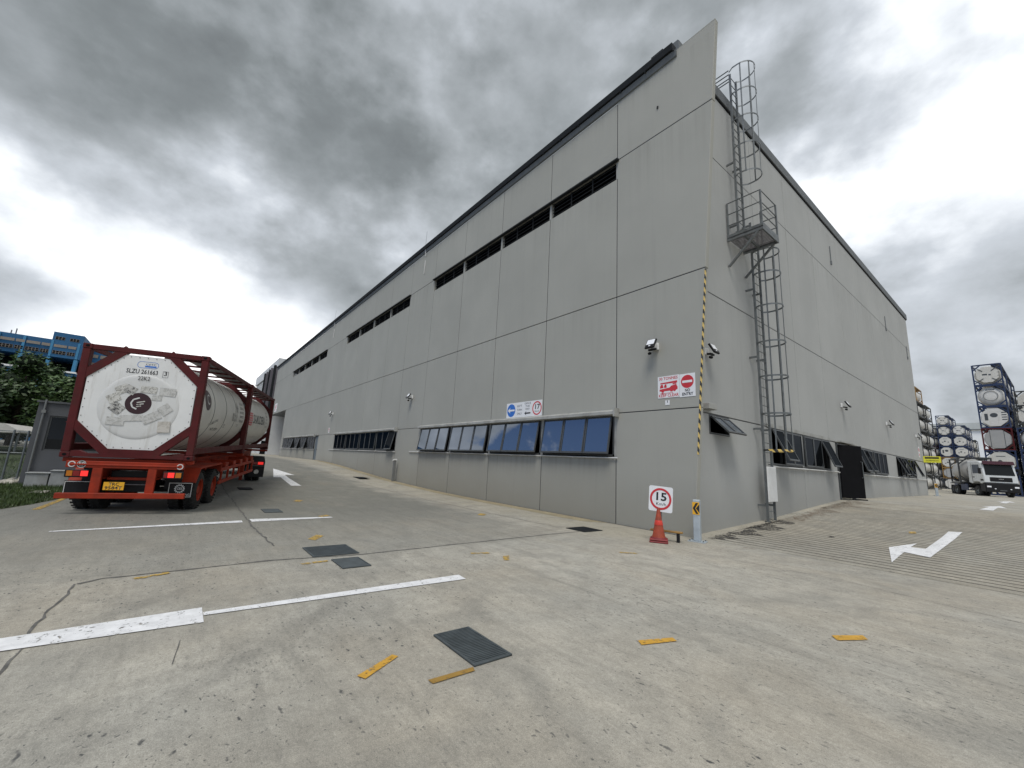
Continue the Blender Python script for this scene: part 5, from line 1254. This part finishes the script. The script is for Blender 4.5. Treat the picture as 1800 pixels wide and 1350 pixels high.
for y in (-75, -66, -57.5, -49, -44.6, -40.9, -36.7, -32.45): b = MB(); b.box(-1, .3, y-.28, y+.28, 16.8, 19.6); b.box(.0, .32, y-.2, y+.2, 19.76, 23.5); part('pillar', b, 'blueb2', BB)
b = MB(); b.box(-1, .6, -75, -31.8, 16.45, 16.8); part('ledge', b, 'farw', BB)
for y0 in (-74.2, -65.6, -57.0, -48.6, -44.3, -40.5, -36.35):
    wd = 3.55
    for a, b_ in ((0, .58), (.64, 1.0)):
        b = MB(); b.box(.25, .33, y0+a*wd, y0+b_*wd, 22.0, 22.6); part('vent_panel', b, 'beige', BB)
        n = 4 if a == 0 else 3; b = MB(); b.box(.25, .31, y0+a*wd, y0+b_*wd, 20.42, 21.2); wn = part('window', b, 'beige', BB); ww_ = (b_-a)*wd/n; q = MB()
        for i in range(n):
            for z in (20.46, 20.85): q.box(.311, .33, y0+a*wd+i*ww_+.05, y0+a*wd+(i+1)*ww_-.05, z, z+.31)
        part('panes', q, 'dark', wn)
for y0, n in ((-36.4, 3), (-34.1, 3)):
    b = MB(); b.box(.25, .31, y0, y0+1.5, 23.75, 24.45); wn = part('window', b, 'beige', BB); q = MB()
    for i in range(n):
        for z in (23.8, 24.13): q.box(.311, .33, y0+i*.5+.05, y0+(i+1)*.5-.05, z, z+.28)
    part('panes', q, 'dark', wn)
for y, h_ in ((-43.8, 1.2), (-43.1, 1.7), (-39.9, .4), (-38.9, .35), (-37.6, .3)): b = MB(); b.box(-3, -2.6, y, y+(.12 if h_ > 1 else .7), 23.6, 23.6+h_); part('roof_vent', b, 'beige' if h_ < 1 else 'fin', BB)

OS = thing('opposite_shed', 'dark low shed across the yard, mirrored in the strip windows', 'building', (-70, -42, 0))
b = MB(); b.box(-26, 5, -14, 0, 0, 9.2); part('wall', b, 'guard', OS); b = MB(); b.prism([(-15, 9.2), (.6, 9.2), (.6, 9.5), (-7, 12.0), (-15, 9.5)], (-26.5, 0, 0), (0, 1, 0), (0, 0, 1), (1, 0, 0), 32); part('roof', b, 'gutter', OS)
for k in range(5): b = MB(); b.box(-24+k*6, -20+k*6, 0.003, .06, 0, 4.2); part('roller_door', b, 'fin', OS)

# ------------------------------------------------------------------ guardhouse corner
GH = thing('guardhouse', 'small grey guardhouse with dark window beside the trailer', 'building', (-14.8, -14.26, gz(-14.8, -14)))
gh0 = gz(-14.8, -14)
b = MB()
b.box(-3.4, 0, 0, .32, 0, 2.70); b.box(-3.4, 0, .32, 3.0, 0, 1.12); b.box(-3.4, 0, .32, 3.0, 2.28, 2.70); b.box(-3.4, 0, 2.6, 3.0, 1.12, 2.28); b.box(-3.4, -3.2, .32, 2.6, 1.12, 2.28); part('wall', b, 'guard', GH)
b = MB(); b.box(-3.5, .06, -.05, 3.05, 2.70, 2.76); part('roof', b, 'guard', GH)
b = MB(); b.box(-.10, -.04, .32, .37, 1.12, 2.28); b.box(-.10, -.04, 2.55, 2.6, 1.12, 2.28); b.box(-.10, -.04, .37, 2.55, 2.23, 2.28); b.box(-.10, -.04, .37, 2.55, 1.12, 1.17); wn = part('window', b, 'alud', GH)
b = MB(); b.box(-.08, -.065, .37, 2.55, 1.17, 2.23); part('pane', b, 'glassD', wn)
b = MB(); b.tube([(.06, .16, 2.80), (.06, .16, 0)], .028, 8); b.box(.03, .10, .11, .21, 2.35, 2.45); part('downpipe', b, 'alu', GH, True)
for y0, w_, z_, h_, lb in ((-14.03, .50, -.02, .42, 'left grey planter box in front of the guardhouse'), (-13.50, .44, .05, .50, 'right pale planter box in front of the guardhouse')):
    t = thing('planter_box', lb, 'planter', (-14.35, y0, gz(-14.35, y0)-.01)); b = MB(); b.box(-.30, .15, 0, w_, 0, h_); part('box', b, 'planter', t, bevel=.01); b = MB(); b.box(-.33, .18, -.02, w_+.02, h_, h_+.03); part('cap', b, 'planter', t, bevel=.006)
t = thing('fence', 'grey chain-link fence left of the guardhouse', 'fence', (-16, -14.4, gz(-16, -14)))
for k in range(6): b = MB(); b.tube([(0, -.15-k*1.1*(.3 if k == 1 else 1), -.02), (0, -.15-k*1.1*(.3 if k == 1 else 1), 1.72)], .03, 8); part('post', b, 'fence', t)
for z in (1.68, .95, .05): b = MB(); b.tube([(0, -.1, z), (0, -7, z)], .018, 6); part('rail', b, 'fence', t)
b = MB()
for k in range(150):
    y = -k*.05
    for s_ in (-1, 1):
        y2 = y+s_*1.6; a0, a1 = y, y2; z0, z1 = .06, 1.66
        if a1 > -.1: z1 = z0+(z1-z0)*(-.1-a0)/(a1-a0) if a1 != a0 else z1; a1 = -.1
        if a1 < -7.2: continue
        b.bar((.0, a0, z0), (.0, a1, z1), .0045)
part('chain_link', b, 'fence', t)['kind'] = 'stuff'
# lawn, kerb stones, grass
lawn_poly = [(-8.2, -13.45), (-9.6, -12.95), (-11.3, -12.55), (-14.6, -12.2), (-15.0, -13), (-15.2, -14.2), (-40, -16.0), (-40, -34), (-8, -34)]
lw = sheet(lawn_poly, .005, 'soil', 'lawn'); struct(lw)
def inside(x, y, P):
    c = False
    for (x0, y0), (x1, y1) in zip(P, P[1:]+P[:1]):
        if (y0 > y) != (y1 > y) and x < (x1-x0)*(y-y0)/(y1-y0)+x0: c = not c
    return c
rnd = random.Random(4); b = MB(); cnt = 0
while cnt < 14000:
    if cnt < 10000: x, y = rnd.uniform(-15, -8.2), rnd.uniform(-15.5, -12.2)
    else: x, y = rnd.uniform(-26, -15), rnd.uniform(-22, -14.2)
    if not inside(x, y, lawn_poly): continue
    cnt += 1; z = gz(x, y); a = rnd.uniform(0, PI); h_ = rnd.uniform(.05, .13); w_ = rnd.uniform(.006, .014)*(1 if cnt < 10000 else 2); dx, dy = math.cos(a)*w_, math.sin(a)*w_; lx, ly = rnd.uniform(-.05, .05), rnd.uniform(-.05, .05)
    b.add([(x-dx, y-dy, z), (x+dx, y+dy, z), (x+lx, y+ly, z+h_)], [(0, 1, 2)])
gr = part('grass', b, 'grass', None); struct(gr, 'stuff'); gr['label'] = 'short green grass beside the guardhouse'
t = thing('inspection_cover', 'pale concrete cover set in the grass by the guardhouse', 'cover', (-12.55, -13.35, gz(-12.5, -13.3))); b = MB(); b.box(-.35, .35, -.16, .16, 0, .035); part('slab', b, 'stone', t, bevel=.008); b = MB(); b.box(-.06, .06, -.02, .02, .035, .045); part('handle', b, 'galv', t)
rnd = random.Random(8); b = MB()
for k in range(70):
    x, y = rnd.uniform(-17.5, -14.9), rnd.uniform(-14.75, -14.38); s_ = rnd.uniform(.05, .13); b.lathe([(-s_*.3, s_*.5), (0, s_), (s_*.4, s_*.75), (s_*.6, s_*.2)], (x, y, gz(x, y)+s_*.2), (rnd.uniform(-.3, .3), rnd.uniform(-.3, .3), 1), 6)
st = part('stones', b, 'stone', None); struct(st, 'stuff'); st['label'] = 'loose pale stones along the guardhouse wall'
t = thing('canopy', 'pale tent canopy behind the fence on the far left', 'canopy', (-30, -18.2, gz(-30, -18)))
b = MB(); b.prism([(-1.6, 1.0), (-.9, 1.6), (.4, 1.55), (.9, 1.25), (.95, 1.1)], (-3, 0, 0), (0, 1, 0), (0, 0, 1), (1, 0, 0), 5.0); part('roof', b, 'awn', t)
for x in (-2.5, 1.6):
    for y in (-1.4, .9): b = MB(); b.tube([(x, y, 0), (x, y, 1.15)], .05, 6); part('leg', b, 'fence', t)

# ------------------------------------------------------------------ trees
def tree(x, y, h, rx, rz, mat, label, seed, n=9000, leaf=.20):
    rnd = random.Random(seed); z0 = gz(x, y); t = thing('tree', label, 'tree', (x, y, z0), group='trees behind the guardhouse')
    zc_ = h-rz; b = MB(); b.tube([(0, 0, -.05), (.05, .03, h*.25), (-.05, .08, h*.5), (.1, 0, h*.8)], [.24, .18, .13, .05], 8)
    for k in range(9):
        a = 2*PI*k/9+rnd.uniform(-.3, .3); zz_ = h*rnd.uniform(.22, .6); r_ = rx*rnd.uniform(.5, .85)
        b.tube([(0, 0, zz_), (r_*.5*math.cos(a), r_*.5*math.sin(a), zz_+r_*.25), (r_*math.cos(a), r_*math.sin(a), zz_+r_*.6)], [.09, .06, .02], 6)
    part('trunk', b, 'bark', t, True)
    cl = []
    for k in range(46):
        while True:
            q = Vector((rnd.uniform(-1, 1), rnd.uniform(-1, 1), rnd.uniform(-1, 1)))
            if .25 < q.length < 1: break
        cl.append((Vector((q.x*rx, q.y*rx, zc_+q.z*rz)), rnd.uniform(.18, .36)*rx))
    b = MB()
    for k in range(n):
        c_, r_ = rnd.choice(cl); d = Vector((rnd.gauss(0, 1), rnd.gauss(0, 1), rnd.gauss(0, 1))).normalized(); p = c_+d*r_*rnd.uniform(.55, 1.05)
        u_ = Vector((rnd.gauss(0, 1), rnd.gauss(0, 1), rnd.gauss(0, .5))).normalized(); v_ = u_.cross(d+Vector((rnd.gauss(0, .5), rnd.gauss(0, .5), .3))).normalized(); s_ = leaf*rnd.uniform(.5, 1.2)
        b.add([p-u_*s_, p+v_*s_*.45, p+u_*s_, p-v_*s_*.45], [(0, 1, 2, 3)])
    part('crown', b, mat, t)
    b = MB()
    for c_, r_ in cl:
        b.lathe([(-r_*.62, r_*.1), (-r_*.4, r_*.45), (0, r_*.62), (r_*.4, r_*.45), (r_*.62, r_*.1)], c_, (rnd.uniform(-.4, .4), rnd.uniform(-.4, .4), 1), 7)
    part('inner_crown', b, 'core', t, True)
tree(-46, -24.8, 7.3, 4.0, 3.2, 'leafd', 'dark broad tree at the left picture edge below the blue building', 1)
tree(-44, -20.9, 6.9, 3.0, 3.0, 'leafm', 'mid green tree in the middle of the clump behind the guardhouse', 2)
tree(-40, -17.4, 5.9, 2.6, 2.6, 'leafl', 'lighter green tree beside the maroon container post', 3)
tree(-38, -13.4, 5.4, 2.6, 2.8, 'leafm', 'tree mostly hidden behind the white container end', 4)
tree(-58, -29, 8.4, 5.0, 4.0, 'leafd', 'tall dark tree farthest back below the blue building', 5)
tree(-60, -22.5, 7.6, 4.6, 3.6, 'leafd', 'dark tree in the rear row behind the lighter tree', 6)
tree(-24, -18.6, 2.5, 1.0, 1.0, 'leafl', 'small light bush behind the chain-link fence', 7, 1600, .12)
tree(-34, -23.0, 5.4, 3.0, 2.6, 'leafd', 'low dark tree left of the clump above the fence', 8)
